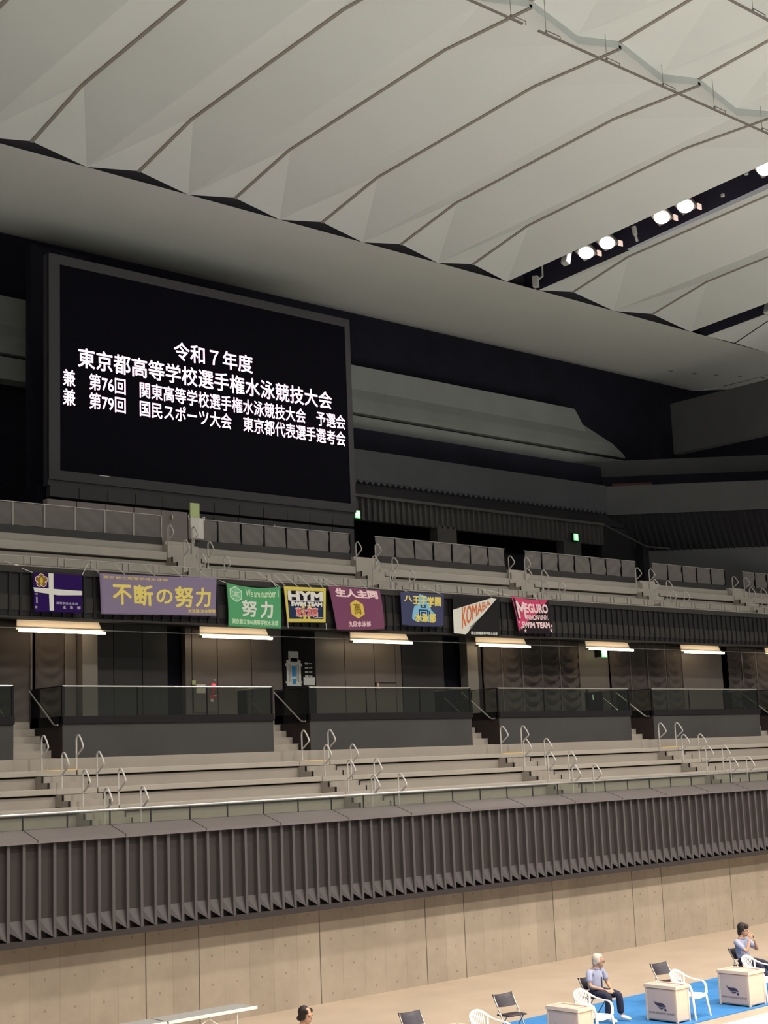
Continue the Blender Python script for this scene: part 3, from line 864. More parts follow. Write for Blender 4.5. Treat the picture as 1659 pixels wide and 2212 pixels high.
# ================================================================== SCREEN
scr = thing('video_screen', 'huge black video screen showing four lines of white lettering', 'screen', (27.2, 38.1, 12.9))
MB().box(21.2, 33.22, 38.06, 38.34, 13.45, 20.63).build('casing', M['frame'], scr)
fr = MB()
fr.box(21.2, 21.57, 38.0, 38.1, 13.62, 20.63).box(32.98, 33.22, 38.0, 38.1, 13.62, 20.63).box(21.57, 32.98, 38.0, 38.1, 20.33, 20.63).box(21.57, 32.98, 38.0, 38.1, 13.62, 13.91)
fr.build('frame', M['frame'], scr)
face = MB().box(21.57, 32.98, 38.02, 38.08, 13.91, 20.33).build('display', M['screen'], scr)
LN = [('令和７年度', 25.70, 28.84, 17.99, 18.59), ('東京都高等学校選手権水泳競技大会', 22.20, 32.27, 17.20, 17.82),
      ('兼　第76回　関東高等学校選手権水泳競技大会　予選会', 21.68, 32.86, 16.55, 17.06), ('兼　第79回　国民スポーツ大会　東京都代表選手選考会', 21.68, 32.84, 15.95, 16.46)]
for s, x0, x1, z0, z1 in LN:
    nv, fs = text_geo(s, 0.017)
    thr = 0.6 / len(s)
    iv = sorted((min(nv[i][0] for i in f), max(nv[i][0] for i in f)) for f in fs)
    cuts, reach = [], iv[0][1]
    for a, c in iv:
        if a - reach > thr:
            cuts.append((a + reach) / 2)
        reach = max(reach, c)
    for lo, hi in zip([-1] + cuts, cuts + [2]):
        keep = [f for f in fs if lo < nv[f[0]][0] < hi]
        ids = sorted({i for f in keep for i in f})
        rm = {i: k for k, i in enumerate(ids)}
        MB().add([(x0 + nv[i][0] * (x1 - x0), 38.014 - nv[i][2], z0 + nv[i][1] * (z1 - z0)) for i in ids], [tuple(rm[i] for i in f) for f in keep]).build('lettering', M['ltext'], face)
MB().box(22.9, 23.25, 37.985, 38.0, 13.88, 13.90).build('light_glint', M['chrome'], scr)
bw = MB()
for k in range(13):
    xx = 21.25 + k * (11.9 / 12.0)
    if k < 12:
        bw.box(xx + 0.012, xx + 11.9 / 12.0 - 0.012, 38.06, 38.3, 13.12, 13.45)
bw.build('lower_panel_row', M['frame'], scr)
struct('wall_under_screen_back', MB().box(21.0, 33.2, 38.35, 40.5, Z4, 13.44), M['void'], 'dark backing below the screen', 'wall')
for k in range(12):
    xx = 21.18 + k * 1.0
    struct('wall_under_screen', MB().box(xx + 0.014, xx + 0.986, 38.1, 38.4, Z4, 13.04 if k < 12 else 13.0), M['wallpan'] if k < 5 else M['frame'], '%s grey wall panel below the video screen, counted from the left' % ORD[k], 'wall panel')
for xx in (25.55, 29.6):
    tag(MB().box(xx - 0.02, xx + 0.02, 38.02, 38.1, 12.76, 12.9).build('door_handle_plate', M['chrome'], None, org=(xx, 38.1, 12.7)), 'small bright fitting on the wall below the %s part of the screen' % ('left' if xx < 27 else 'right'), 'fitting')
struct('wall_screen_side', MB().box(22.37, 24.6, 41.3, 41.6, 11.3, 22.15), M['darkwall'], 'black side wall between the screen and the left balcony band', 'wall')
struct('wall_left_recess', MB().box(5, 21.0, 42.2, 42.5, 11.3, 17.9), M['void'], 'black recess left of the screen', 'wall')

# ================================================================== SOFFIT AND CEILING
sp = [(36.0, 22.73), (37.5, 22.66), (39.2, 22.62), (40.8, 22.63), (41.8, 22.68), (42.5, 22.80), (43.0, 23.1), (43.3, 23.6)]
so = MB()
NX = 40
for i in range(len(sp) - 1):
    (ya, za), (yb, zb_) = sp[i], sp[i + 1]
    so.quad((4, ya, za), (60.0 - (ya - 36) * 0.02, ya, za), (60.0 - (yb - 36) * 0.02, yb, zb_), (4, yb, zb_))
# turning part over the far corner
for i in range(len(sp) - 1):
    (ya, za), (yb, zb_) = sp[i], sp[i + 1]
    pa = Vector((60.0, ya, za))
    pb = Vector((60.0, yb, zb_))
    so.quad(pa, pa + DV * 26 * (0.55 + 0.45 * (ya - 36) / 7), pb + DV * 26 * (0.55 + 0.45 * (yb - 36) / 7), pb)
struct('ceiling_soffit', so, M['soffit'], 'smooth pale soffit curving down above the screen', 'ceiling', smooth=True)
struct('ceiling_gap_shade', MB().quad((3, 36.7, 22.7), (62, 36.7, 22.7), (62, 36.7, 26), (3, 36.7, 26)), M['gap'], 'dark sheet giving the gap between soffit and ceiling panels its shade', 'ceiling')  # sheet colour stands in for the shade inside the gap
for k, (xx, yy) in enumerate(((55.3, 40.3), (56.6, 39.9), (57.8, 39.5), (59.0, 39.0), (60.2, 38.5))):  # dark dots of unclear kind, built as plain discs
    tag(MB().tube([(xx, yy, 22.60), (xx, yy, 22.68)], 0.10, 10).build('soffit_fitting', M['wire'], None, smooth=True, org=(xx, yy, 22.6)), 'small dark round fitting in the soffit, %s of five in a row' % ORD[k], 'ceiling fitting', 'round fittings in the soffit')

# folded ceiling: modules mirrored along Y
RX = [19.525 + 3.625 * k for k in range(-5, 6)] + [43.293, 48.364, 54.3, 59.4]
TR = [(39.475, 41.25), (50.996, 52.11)]            # troughs (left, right)
LEN = 36.0 - 23.05
MODS = [(36.0, -1), (23.05, -1), (10.10, -1)]
RZ = [23.05, 23.72, 24.20, 24.17]
RYO = [0.0, 2.85, 9.80, LEN]
def module(y0, mirror):
    ys = [y0 - d for d in RYO]
    zs = RZ
    if mirror:
        ys = [y0 - (LEN - d) for d in reversed(RYO)]
        zs = list(reversed(RZ))
        zs = [24.17, 24.30, 24.02, 23.6] if False else zs
    m0z, m3z = (22.73, 23.80) if not mirror else (23.80, 22.73)
    return ys, zs, m0z, m3z
ce, rbm = MB(), []
rim_mb = MB()
for mi, (y0, _) in enumerate(MODS):
    if mi == 0:
        ys, zs, m0, m3 = [36.0, 33.15, 26.25, 23.05], [23.05, 23.70, 24.18, 24.05], 22.73, 23.60
    elif mi == 1:
        ys, zs, m0, m3 = [23.05, 19.6, 13.4, 10.1], [24.24, 24.56, 24.56, 24.24], 23.84, 23.84
    else:
        ys, zs, m0, m3 = [10.1, 6.9, 0.0, -2.85], [24.15, 24.20, 23.70, 23.05], 23.80, 22.73
    for k in range(len(RX) - 1):
        xa, xb = RX[k], RX[k + 1]
        flat_end = xb > 54
        xm0 = xm1 = (xa + xb) / 2
        tr = [t for t in TR if xa < t[0] < xb]
        if tr:
            xm0, xm1 = tr[0]
        e = 0.05
        for xr, xm, s in ((xa + e, xm0, 1), (xb - e, xm1, -1)):
            R = [(xr, ys[i], zs[i]) for i in range(4)]
            if flat_end and mi == 0 and xr > 52:
                R[0] = (xr, ys[0], m0 + 0.05)
            M0, M3 = (xm, ys[0], m0), (xm, ys[3], m3)
            ce.quad(R[0], R[1], M0)
            ce.quad(R[1], R[2], M3)
            ce.quad(R[1], M3, M0)
            ce.quad(R[2], R[3], M3)
        # vertical rim of the zig-zag end between modules
        if mi == 1:
            for xr, xm in ((xa, xm0), (xb, xm1)):
                rim_mb.quad((xr, 23.05, 24.05), (xm, 23.05, 23.60), (xm, 23.05, 23.84), (xr, 23.05, 24.24))
    for k, xr in enumerate(RX):
        b = MB()
        for i in range(3):
            b.add([(xr - 0.055, ys[i], zs[i] - 0.03), (xr + 0.055, ys[i], zs[i] - 0.03), (xr + 0.055, ys[i + 1], zs[i + 1] - 0.03), (xr - 0.055, ys[i + 1], zs[i + 1] - 0.03),
                   (xr - 0.055, ys[i], zs[i] + 0.08), (xr + 0.055, ys[i], zs[i] + 0.08), (xr + 0.055, ys[i + 1], zs[i + 1] + 0.08), (xr - 0.055, ys[i + 1], zs[i + 1] + 0.08)],
                  [(0, 1, 2, 3), (7, 6, 5, 4), (0, 4, 5, 1), (1, 5, 6, 2), (2, 6, 7, 3), (3, 7, 4, 0)])
        rbm.append((b, mi, k))
cl = struct('ceiling', ce, M['ceiling'], 'folded white ceiling panels spanning the hall', 'ceiling')
rim_mb.build('edge_rim', M['rim'], cl)
for b, mi, k in rbm:
    b.build('ceiling_joint', M['rib'], cl)
# troughs
for i, (xl, xr) in enumerate(TR):
    tb = MB()
    seq = [(36.7, 22.73), (36.0, 22.73), (23.05, 23.83), (10.1, 23.83), (-2.85, 22.73)]
    for j in range(len(seq) - 1):
        (ya, za), (yb, zb_) = seq[j], seq[j + 1]
        tb.quad((xl, ya, za), (xl, yb, zb_), (xl, yb, zb_ + 0.9), (xl, ya, za + 0.9))
        tb.quad((xr, ya, za), (xr, yb, zb_), (xr, yb, zb_ + 0.9), (xr, ya, za + 0.9))
        tb.quad((xl, ya, za + 0.9), (xr, ya, za + 0.9), (xr, yb, zb_ + 0.9), (xl, yb, zb_ + 0.9))
    struct('ceiling_trough', tb, M['trough'], 'dark lighting trough in the ceiling, %s' % ('holding the floodlights' if i == 0 else 'at the right edge'), 'ceiling')
def trough_z(y):
    return 22.73 + (36 - y) / 12.95 * 1.07
FLN = ['nearest the soffit', 'second from the soffit', 'third from the soffit', 'fourth from the soffit', 'cut by the right frame edge']
for k, y in enumerate((32.80, 31.80, 29.32, 28.30, 25.05)):
    z = trough_z(y) + 0.12
    f = thing('floodlight', 'blazing square floodlight in the ceiling trough, %s' % FLN[k], 'floodlight', (40.35, y, z), 'floodlights of the ceiling trough')
    nrm = Vector((-0.45, -0.25, -0.85)).normalized()
    ax = nrm.cross(Vector((0, 1, 0))).normalized()
    ay = nrm.cross(ax)
    c = Vector((40.35, y, z))
    MB().obox(c - nrm * 0.09, ax * 0.30, ay * 0.30, nrm * 0.08).build('housing', M['track'], f, bevel=0.02)
    MB().tube([c - nrm * 0.01, c + nrm * 0.02], 0.27, 14).build('lens', M['flood'], f)
    MB().box(40.66, 40.88, y - 0.30, y - 0.26, z - 0.10, z + 0.10).build('bracket', M['bracketglow'], f)
    if k < 4:
        area('trough_floodlight', tuple(c + nrm * 0.08), tuple(c + nrm * 5), 0.5, 150, WARM, radians(140))
tag(MB().obox((39.75, 33.25, 22.95), (0.10, 0, -0.05), (0, 0.14, 0), (0.08, 0, 0.26)).build('loudspeaker', M['fitting'], None, bevel=0.02, org=(39.7, 33.2, 22.8)), 'white box loudspeaker in the trough beside the lowest floodlights', 'loudspeaker')
pj = thing('spotlight', 'small white spotlight hanging between the two floodlight pairs', 'spotlight', (40.6, 30.75, 23.2))
MB().tube([(40.6, 30.75, 23.55), (40.62, 30.72, 23.25)], 0.09, 10).build('lamp_body', M['fitting'], pj, smooth=True)
MB().tube([(40.62, 30.72, 23.25), (40.66, 30.68, 23.0)], 0.05, 8).build('lamp_neck', M['fitting'], pj, smooth=True)
cm = thing('camera_unit', 'small white camera at the lower end of the trough', 'camera', (40.6, 35.5, 22.75))
MB().obox((40.55, 35.5, 22.80), (0.11, 0.05, 0), (-0.04, 0.10, 0), (0, 0, 0.22)).build('camera_body', M['fitting'], cm, bevel=0.02)
MB().tube([(40.65, 35.45, 22.9), (40.85, 35.4, 23.05), (40.85, 35.4, 23.66)], 0.04, 8).build('camera_arm', M['fitting'], cm, smooth=True)
tag(MB().obox((51.6, 32.4, 22.95), (0.12, 0, -0.06), (0, 0.2, 0), (0.1, 0, 0.24)).build('loudspeaker', M['fitting'], None, bevel=0.02, org=(51.6, 32.4, 22.8)), 'white box loudspeaker in the trough at the right edge', 'loudspeaker')
for k, (yy, zz) in enumerate(((26.0, 23.95), (27.0, 23.5))):
    tag(MB().tube([(40.7, yy, zz), (40.7, yy, zz + 0.08)], 0.07, 10).build('sensor', M['fitting'], None, smooth=True, org=(40.7, yy, zz)), 'tiny round sensor in the trough, %s' % ('upper of two' if k == 0 else 'lower of two'), 'sensor')

# suspended tracks
def track(x0, x1, y, z, hang, ztop, label):
    t = thing('suspended_track', label, 'track', ((x0 + x1) / 2, y, z))
    MB().box(x0, x1, y - 0.03, y + 0.03, z - 0.02, z + 0.02).build('track_bar', M['track'], t)
    for h in hang:
        w = MB().tube([(h, y, z + 0.03), (h, y, ztop)], 0.009, 6).build('hanger_wire', M['wire'], t)
        MB().tube([(h, y, z + 0.10), (h, y, z + 0.0)], 0.03, 6).build('clamp', M['track'], w)
        MB().tube([(h, y, z + 0.11), (h + 0.55, y, z + 0.11), (h + 0.55, y, z)], 0.014, 6).build('stabiliser', M['track'], w)
track(26.72, 47, 22.80, 23.27, [27.02, 29.45, 31.90, 34.32, 36.75, 39.2, 41.6], 24.22, 'long thin track hung by wires under the ceiling fold')
track(14, 26.12, 22.80, 23.27, [18.5, 20.9, 23.3, 25.70], 24.22, 'short thin track at the top centre, ending left of the gap')
track(28.0, 44, 18.83, 23.30, [30.4, 32.8, 35.2], 24.45, 'thin hanging track in the top right corner')

# ================================================================== THINGS ON THE CONCOURSE WALL
def flat(x0, x1, z0, z1, y, name, m, parent=None, th=0.02):
    return MB().box(x0, x1, y, y + th, z0, z1).build(name, m, parent)
bd = thing('plan_board', 'black notice board with a white floor plan and blue pools', 'sign', (27.2, 33.9, 6.3))
flat(26.62, 27.82, 6.22, 8.93, 33.93, 'backboard', M['black'], bd, 0.06)
mp = MB()
for a in ((26.71, 27.24, 7.28, 8.04), (26.79, 27.16, 8.04, 8.30), (26.86, 27.12, 8.0, 8.1), (26.66, 26.72, 7.86, 7.95), (27.23, 27.29, 7.86, 7.95), (26.67, 26.72, 7.36, 7.42), (27.23, 27.28, 7.36, 7.42)):
    mp.box(a[0], a[1], 33.915, 33.93, a[2], a[3])
mp.build('plan_outline', M['mapw'], bd)
for a in ((26.78, 26.81, 7.4, 7.93), (27.13, 27.16, 7.4, 7.93), (26.84, 26.86, 7.42, 7.9), (27.08, 27.10, 7.42, 7.9)):
    flat(*a, 33.908, 'seat_block', M['mapg'], bd, 0.006)
flat(26.90, 27.04, 7.56, 7.87, 33.906, 'pool_shape', M['mapb'], bd, 0.008)
flat(26.91, 27.04, 7.34, 7.49, 33.906, 'pool_shape', M['mapb'], bd, 0.008)
for k, (z, lab) in enumerate(((7.95, '1F'), (7.82, '2F'), (7.70, '3F'), (7.58, '4F'))):
    b2 = MB()
    for j, (xx, w) in enumerate(((27.40, 0.05), (27.46, 0.06), (27.55, 0.12))):
        b2.box(xx, xx + w, 33.915, 33.93, z - (0.025 if j < 2 else 0.012), z + (0.025 if j < 2 else 0.012))
    b2.build('legend_line', M['mapw'], bd)
flat(27.33, 27.76, 7.31, 7.54, 33.912, 'notice_sheet', M['mapw'], bd, 0.012)
fb_ = thing('alarm_box', 'wall alarm box with glowing red lamp and a pale notice', 'alarm', (23.9, 33.95, 6.8))
flat(23.44, 24.24, 6.55, 7.44, 33.965, 'cabinet_door', M['panel'], fb_, 0.03)
MB().ball((24.09, 33.92, 7.27), 0.07, 0.06, 0.07).build('red_lamp', M['red_lit'], fb_, smooth=True)
flat(24.05, 24.13, 7.06, 7.20, 33.95, 'red_button', M['red'], fb_, 0.02)
flat(23.96, 24.22, 6.93, 7.02, 33.955, 'red_plate', M['red'], fb_, 0.012)
flat(24.00, 24.10, 6.83, 6.92, 33.955, 'white_plate', M['mapw'], fb_, 0.012)
flat(24.10, 24.20, 6.99, 7.02, 33.945, 'white_plate', M['mapw'], fb_, 0.01)
flat(23.52, 23.83, 7.07, 7.31, 33.95, 'notice', M['paper'], fb_, 0.012)
flat(23.38, 23.50, 7.30, 7.42, 33.945, 'green_tag', M['greenpl'], fb_, 0.02)
flat(24.12, 24.18, 7.42, 7.45, 33.94, 'white_tag', M['fitting'], fb_, 0.02)
hy = thing('hydrant_sign', 'tiny pinkish lamp and label on the hatch panel', 'sign', (30.3, 33.95, 7.2))
MB().box(30.28, 30.33, 33.93, 33.98, 7.27, 7.39).build('lamp', M['boxin'], hy)
MB().box(30.28, 30.42, 33.94, 33.98, 7.21, 7.25).build('label', M['mapw'], hy)
ex = thing('exit_sign', 'green lit exit sign hanging below the fifth strip light', 'exit sign', (40.75, 33.5, 8.35))
MB().box(40.52, 40.56, 33.45, 33.75, 8.34, 8.62).build('casing', M['band'], ex)
MB().box(40.56, 40.86, 33.45, 33.50, 8.34, 8.60).build('lit_face', M['green_lit'], ex)
MB().box(40.66, 40.80, 33.44, 33.45, 8.37, 8.55).build('white_figure', M['white_lit'], ex)
MB().tube([(40.7, 33.5, 8.6), (40.7, 33.5, 8.93)], 0.012, 6).build('hanger', M['band'], ex)
dw = thing('dark_doorway', 'black doorway edge with small lit sign behind the railing', 'doorway', (40.4, 33.98, 6.2))
flat(40.15, 40.62, 6.2, 7.12, 33.96, 'dark_opening', M['void'], dw, 0.03)
flat(40.52, 40.60, 6.85, 7.03, 33.93, 'small_sign', M['white_lit'], dw, 0.02)
for k, (xx, zz) in enumerate(((31.95, 8.84), (33.4, 8.86), (43.1, 8.85), (48.35, 8.86))):
    tag(MB().ball((xx, 32.6, zz), 0.03, 0.03, 0.04).build('ceiling_nozzle', M['fitting'], None, smooth=True, org=(xx, 32.6, zz)), 'tiny pale nozzle under the upper stand, %s from the left' % ORD[k], 'fitting', 'ceiling nozzles')
for k, (xx, yy, zz, side) in enumerate(((34.35, 39.36, 13.86, 'beside the screen'), (46.45, 39.36, 13.9, 'above the right pillar'))):
    e2 = thing('exit_sign', 'small glowing green exit sign %s' % side, 'exit sign', (xx, yy, zz))
    MB().box(xx - 0.09, xx + 0.27, yy + 0.02, yy + 0.12, zz - 0.16, zz + 0.18).build('casing', M['black'], e2)
    MB().box(xx - 0.03, xx + 0.24, yy, yy + 0.03, zz - 0.13, zz + 0.15).build('lit_face', M['green_lit'], e2)
    MB().box(xx + 0.02, xx + 0.20, yy - 0.01, yy, zz - 0.10, zz + 0.12).build('white_panel', M['white_lit'], e2)
wp = thing('wrapped_stand', 'stand wrapped in white sheet with a pale green board on top', 'stand', (24.05, 34.45, 11.40))
MB().box(23.80, 24.12, 34.50, 34.54, 12.06, 12.58).build('green_board', M['greenpl'], wp)
MB().extrude_z([(23.74, 34.42), (24.0, 34.38), (24.22, 34.44), (24.2, 34.60), (23.78, 34.60)], 11.52, 12.14).build('white_wrapping', M['wrap'], wp, bevel=0.03)
for xx in (23.72, 23.80, 24.18, 24.24):
    MB().tube([(xx, 34.45, 12.05), (xx + (0.03 if xx > 24 else -0.03), 34.45, 12.19)], 0.014, 6).build('clip', M['wrap'], wp)
MB().tube([(23.9, 34.5, 11.40), (23.9, 34.5, 11.53)], 0.03, 8).build('leg', M['wrap'], wp)

# ================================================================== BANNERS
YB = 31.70
class Banner:
    def __init__(self, name, label, quad, color, wave=0.03, curve=(0, 0, 0, 0), thick=0.012, y=YB, mtl=None):
        # quad: TL, TR, BR, BL as (x, z)
        self.q, self.w, self.y, self.cv = quad, wave, y, curve
        self.ph = random.uniform(0, 6)
        cx = sum(p[0] for p in quad) / 4
        self.root = thing(name, label, 'banner', (cx, y, min(p[1] for p in quad)), 'team banners on the upper stand')
        nx, nz = 32, 24
        v = [self.at(i / nx, j / nz, 0) for j in range(nz + 1) for i in range(nx + 1)]
        f = [(j * (nx + 1) + i, (j + 1) * (nx + 1) + i, (j + 1) * (nx + 1) + i + 1, j * (nx + 1) + i + 1) for j in range(nz) for i in range(nx)]
        self.mat = mtl or mat(name + '_cloth', color, 0.9, spec=0.1, bump=0.06, bscale=6)
        self.cloth = MB().add(v, f).build('cloth', self.mat, self.root, smooth=True)
        md = self.cloth.modifiers.new('thickness', 'SOLIDIFY')
        md.thickness = 0.005
        md.offset = 0
    def at(self, u, t, off):
        """u from left 0..1, t from top 0..1, off towards the pool"""
        (ax, az), (bx, bz), (cx, cz), (dx, dz) = self.q
        x = (ax * (1 - u) + bx * u) * (1 - t) + (dx * (1 - u) + cx * u) * t
        z = (az * (1 - u) + bz * u) * (1 - t) + (dz * (1 - u) + cz * u) * t
        s = 4 * u * (1 - u)
        top, bot, lef, rig = self.cv
        z -= top * s * (1 - t) + bot * s * t
        st = 4 * t * (1 - t)
        x += lef * st * (1 - u) + rig * st * u
        y = self.y - self.w * (sin(u * 9 + self.ph) * (0.4 + 0.6 * t) + 0.5 * sin(u * 5 - t * 4 + self.ph)) * 0.6
        return (x, y - 0.016 - off, z)
    def shape(self, pts, faces, m, name, off=0.004):
        return MB().add([self.at(p[0], p[1], off + (p[2] if len(p) > 2 else 0)) for p in pts], faces).build(name, m, self.root)
    def text(self, s, u0, u1, t0, t1, m, name, bold=0.0, skew=None, crop=None):
        nv, fs = text_geo(s, bold)
        pts = []
        for u, w, d in nv:
            pts.append((u0 + u * (u1 - u0), t1 - w * (t1 - t0), d))
        if skew:
            pts = [(*skew(u, t), d) for u, t, d in pts]
        return self.shape(pts, fs, m, name, 0.006)
    def poly(self, pts, m, name, off=0.004, sub=8):
        """polygon in (u,t), filled as a fan from its centre so that it follows the waves"""
        cu = sum(p[0] for p in pts) / len(pts)
        ct = sum(p[1] for p in pts) / len(pts)
        V, Fc = [(cu, ct)], []
        ring = []
        for i in range(len(pts)):
            a, b = pts[i], pts[(i + 1) % len(pts)]
            for k in range(sub):
                ring.append((a[0] + (b[0] - a[0]) * k / sub, a[1] + (b[1] - a[1]) * k / sub))
        nr = len(ring)
        for lv in (0.33, 0.66, 1.0):
            V += [(cu + (p[0] - cu) * lv, ct + (p[1] - ct) * lv) for p in ring]
        for i in range(nr):
            j = (i + 1) % nr
            Fc.append((0, 1 + i, 1 + j))
            for lv in (0, 1):
                o = 1 + lv * nr
                Fc.append((o + i, o + nr + i, o + nr + j, o + j))
        return self.shape(V, Fc, m, name, off)
    def cords(self, lst):
        for (u, t), (x, z) in lst:
            a = self.at(u, t, -0.01)
            MB().tube([a, (x, 32.06, z)], 0.010, 6).build('cord', M['cord'], self.root)
def ink(name, c):
    return mat(name, c, 0.85, spec=0.1)
I_w, I_y = ink('white_ink', (0.62, 0.60, 0.55)), ink('yellow_ink', (0.66, 0.53, 0.14))
I_pw, I_pk = ink('pale_lilac_ink', (0.55, 0.5, 0.6)), ink('pink_white_ink', (0.74, 0.52, 0.54))
I_gr, I_or = ink('pale_green_ink', (0.52, 0.66, 0.46)), ink('orange_ink', (0.55, 0.14, 0.045))
I_rd, I_bk = ink('red_ink', (0.52, 0.10, 0.08)), ink('black_ink', (0.015, 0.013, 0.013))
I_gold, I_nv = ink('gold_ink', (0.55, 0.38, 0.05)), ink('navy_ink', (0.018, 0.03, 0.07))
I_lb, I_pkd = ink('light_blue_ink', (0.20, 0.43, 0.60)), ink('dark_gold_ink', (0.20, 0.13, 0.02))

b = Banner('cross_flag', 'dark purple flag with a white cross and gold blossom crest', [(17.24, 9.83), (18.59, 9.84), (18.57, 8.89), (17.27, 8.88)], (0.022, 0.006, 0.075), 0.02)
b.poly([(0.305, -0.002), (0.405, -0.002), (0.405, 0.955), (0.315, 0.955)], I_w, 'white_cross_upright')
b.poly([(0.0, 0.38), (1.0, 0.42), (1.0, 0.53), (0.5, 0.555), (0.02, 0.49)], I_w, 'white_cross_bar', 0.005)
for k in range(5):
    a0 = -pi / 2 + k * 2 * pi / 5
    cu, ct = 0.165 + 0.068 * cos(a0), 0.195 + 0.095 * sin(a0)
    b.poly([(cu + 0.056 * cos(q * pi / 6), ct + 0.078 * sin(q * pi / 6)) for q in range(12)], I_pkd, 'petal', 0.003 + 0.0004 * k, 1)
    pts = []
    for q in range(13):
        an = a0 - 1.9 + q * 3.8 / 12
        pts.append((cu + 0.056 * cos(an), ct + 0.078 * sin(an)))
    V, Fc = [], []
    for q, (pu, pt) in enumerate(pts):
        du, dt = pu - cu, pt - ct
        V += [(cu + du * 0.9, ct + dt * 0.9), (cu + du * 1.12, ct + dt * 1.12)]
        if q:
            Fc.append((2 * q - 2, 2 * q - 1, 2 * q + 1, 2 * q))
    b.shape(V, Fc, I_pk, 'petal_outline', 0.0065)
b.poly([(0.165 + 0.032 * cos(q * pi / 6), 0.20 + 0.085 * sin(q * pi / 6)) for q in range(12)], I_gold, 'crest_centre', 0.008, 1)
b.text('高等学校水泳部', 0.46, 0.92, 0.725, 0.79, I_pw, 'small_lettering')
b.text('水　泳　部', 0.60, 0.97, 0.82, 0.90, I_pw, 'lettering', 0.02)
b.text('優', 0.02, 0.07, 0.85, 0.91, I_pw, 'small_lettering')
b.text('昭', 0.04, 0.08, 0.52, 0.57, I_pw, 'small_lettering')
b.poly([(0.05, 0.62), (0.075, 0.62), (0.075, 0.78), (0.05, 0.78)], I_pw, 'small_lettering', 0.004, 2)
b.cords([((0.0, 0.0), (16.7, 10.12)), ((1.0, 0.0), (18.98, 10.2))])

b = Banner('calligraphy_banner', 'long lavender banner with five yellow brush characters', [(19.07, 9.92), (22.66, 9.995), (22.64, 8.97), (19.12, 8.89)], (0.205, 0.160, 0.245), 0.03, (0.02, 0.0, 0, 0))
for s, u0, u1, t0, t1 in (('不', 0.105, 0.255, 0.27, 0.74), ('断', 0.283, 0.432, 0.26, 0.76), ('の', 0.468, 0.60, 0.345, 0.70), ('努', 0.63, 0.785, 0.26, 0.78), ('力', 0.815, 0.945, 0.28, 0.76)):
    b.text(s, u0, u1, t0, t1, I_y, 'brush_character', 0.035)
b.text('東京都立高等学校水泳部', 0.03, 0.57, 0.055, 0.125, I_y, 'small_lettering', 0.01)
b.text('水泳部OB会寄贈', 0.74, 0.99, 0.83, 0.93, I_y, 'small_lettering', 0.02)
b.cords([((0.0, 0.0), (19.0, 10.22)), ((0.22, 0.02), (19.75, 10.25)), ((0.47, 0.02), (20.65, 10.25)), ((0.70, 0.02), (21.5, 10.25)), ((0.92, 0.0), (22.3, 10.25))])

b = Banner('green_banner', 'green banner with white characters and hexagon emblem', [(22.98, 9.88), (24.81, 9.86), (24.79, 8.69), (23.01, 8.70)], (0.080, 0.29, 0.130), 0.02, (0.08, 0, 0.03, 0))
b.text('努', 0.255, 0.535, 0.335, 0.725, I_w, 'brush_character', 0.03)
b.text('力', 0.615, 0.835, 0.345, 0.735, I_w, 'brush_character', 0.04)
b.text('We are number 1', 0.335, 0.955, 0.06, 0.235, I_gr, 'lettering', 0.03)
b.text('東京都立第86高等学校水泳部', 0.07, 0.94, 0.805, 0.925, I_gr, 'small_lettering', 0.03)
hexp = [(0.155 + 0.125 * sin(k * pi / 3), 0.22 - 0.19 * cos(k * pi / 3)) for k in range(6)]
V, Fc = [], []
for k, (pu, pt) in enumerate(hexp):
    V += [(pu, pt), (0.155 + (pu - 0.155) * 0.86, 0.22 + (pt - 0.22) * 0.86)]
for k in range(6):
    j = (k + 1) % 6
    Fc.append((2 * k, 2 * j, 2 * j + 1, 2 * k + 1))
b.poly(hexp, ink('emblem_green', (0.16, 0.42, 0.24)), 'emblem_field', 0.003, 3)
b.shape(V, Fc, I_gr, 'emblem_ring', 0.006)
for k in range(6):
    an = k * pi / 3
    b.poly([(0.155 + 0.05 * sin(an - 0.12), 0.22 - 0.075 * cos(an - 0.12)), (0.155 + 0.11 * sin(an), 0.22 - 0.165 * cos(an)), (0.155 + 0.05 * sin(an + 0.12), 0.22 - 0.075 * cos(an + 0.12))], I_gr, 'emblem_ray', 0.006, 2)
b.text('高', 0.115, 0.195, 0.155, 0.285, I_gr, 'emblem_character', 0.02)
b.cords([((0.0, 0.0), (22.7, 10.06)), ((0.93, 0.0), (24.6, 10.28)), ((0.99, 0.0), (24.3, 10.28))])

b = Banner('bordered_banner', 'navy banner with a thick yellow border and red calligraphy', [(24.92, 9.88), (26.44, 9.90), (26.40, 8.92), (25.02, 8.88)], (0.55, 0.45, 0.09), 0.012)
b.poly([(0.065, 0.115), (0.94, 0.10), (0.945, 0.90), (0.06, 0.90)], I_nv, 'navy_field', 0.003)
b.poly([(0.065, 0.115), (0.94, 0.10), (0.94, 0.50), (0.065, 0.50)], ink('black_field', (0.012, 0.010, 0.018)), 'black_field', 0.004)
b.text('HYM', 0.10, 0.91, 0.135, 0.37, I_w, 'large_lettering', 0.09)
b.poly([(0.12, 0.385), (0.92, 0.37), (0.92, 0.40), (0.12, 0.415)], I_pw, 'fine_lettering', 0.006)
b.text('SWIM TEAM', 0.14, 0.90, 0.43, 0.535, I_w, 'lettering', 0.12)
b.text('東大和高', 0.235, 0.795, 0.58, 0.83, I_pk, 'red_calligraphy_edge', 0.07)
o_ = b.text('東大和高', 0.245, 0.785, 0.595, 0.815, I_rd, 'red_calligraphy', 0.03)
o_.location.y -= 0.004
b.poly([(0.70, 0.855), (0.92, 0.85), (0.92, 0.87), (0.70, 0.875)], I_pw, 'fine_lettering', 0.006)
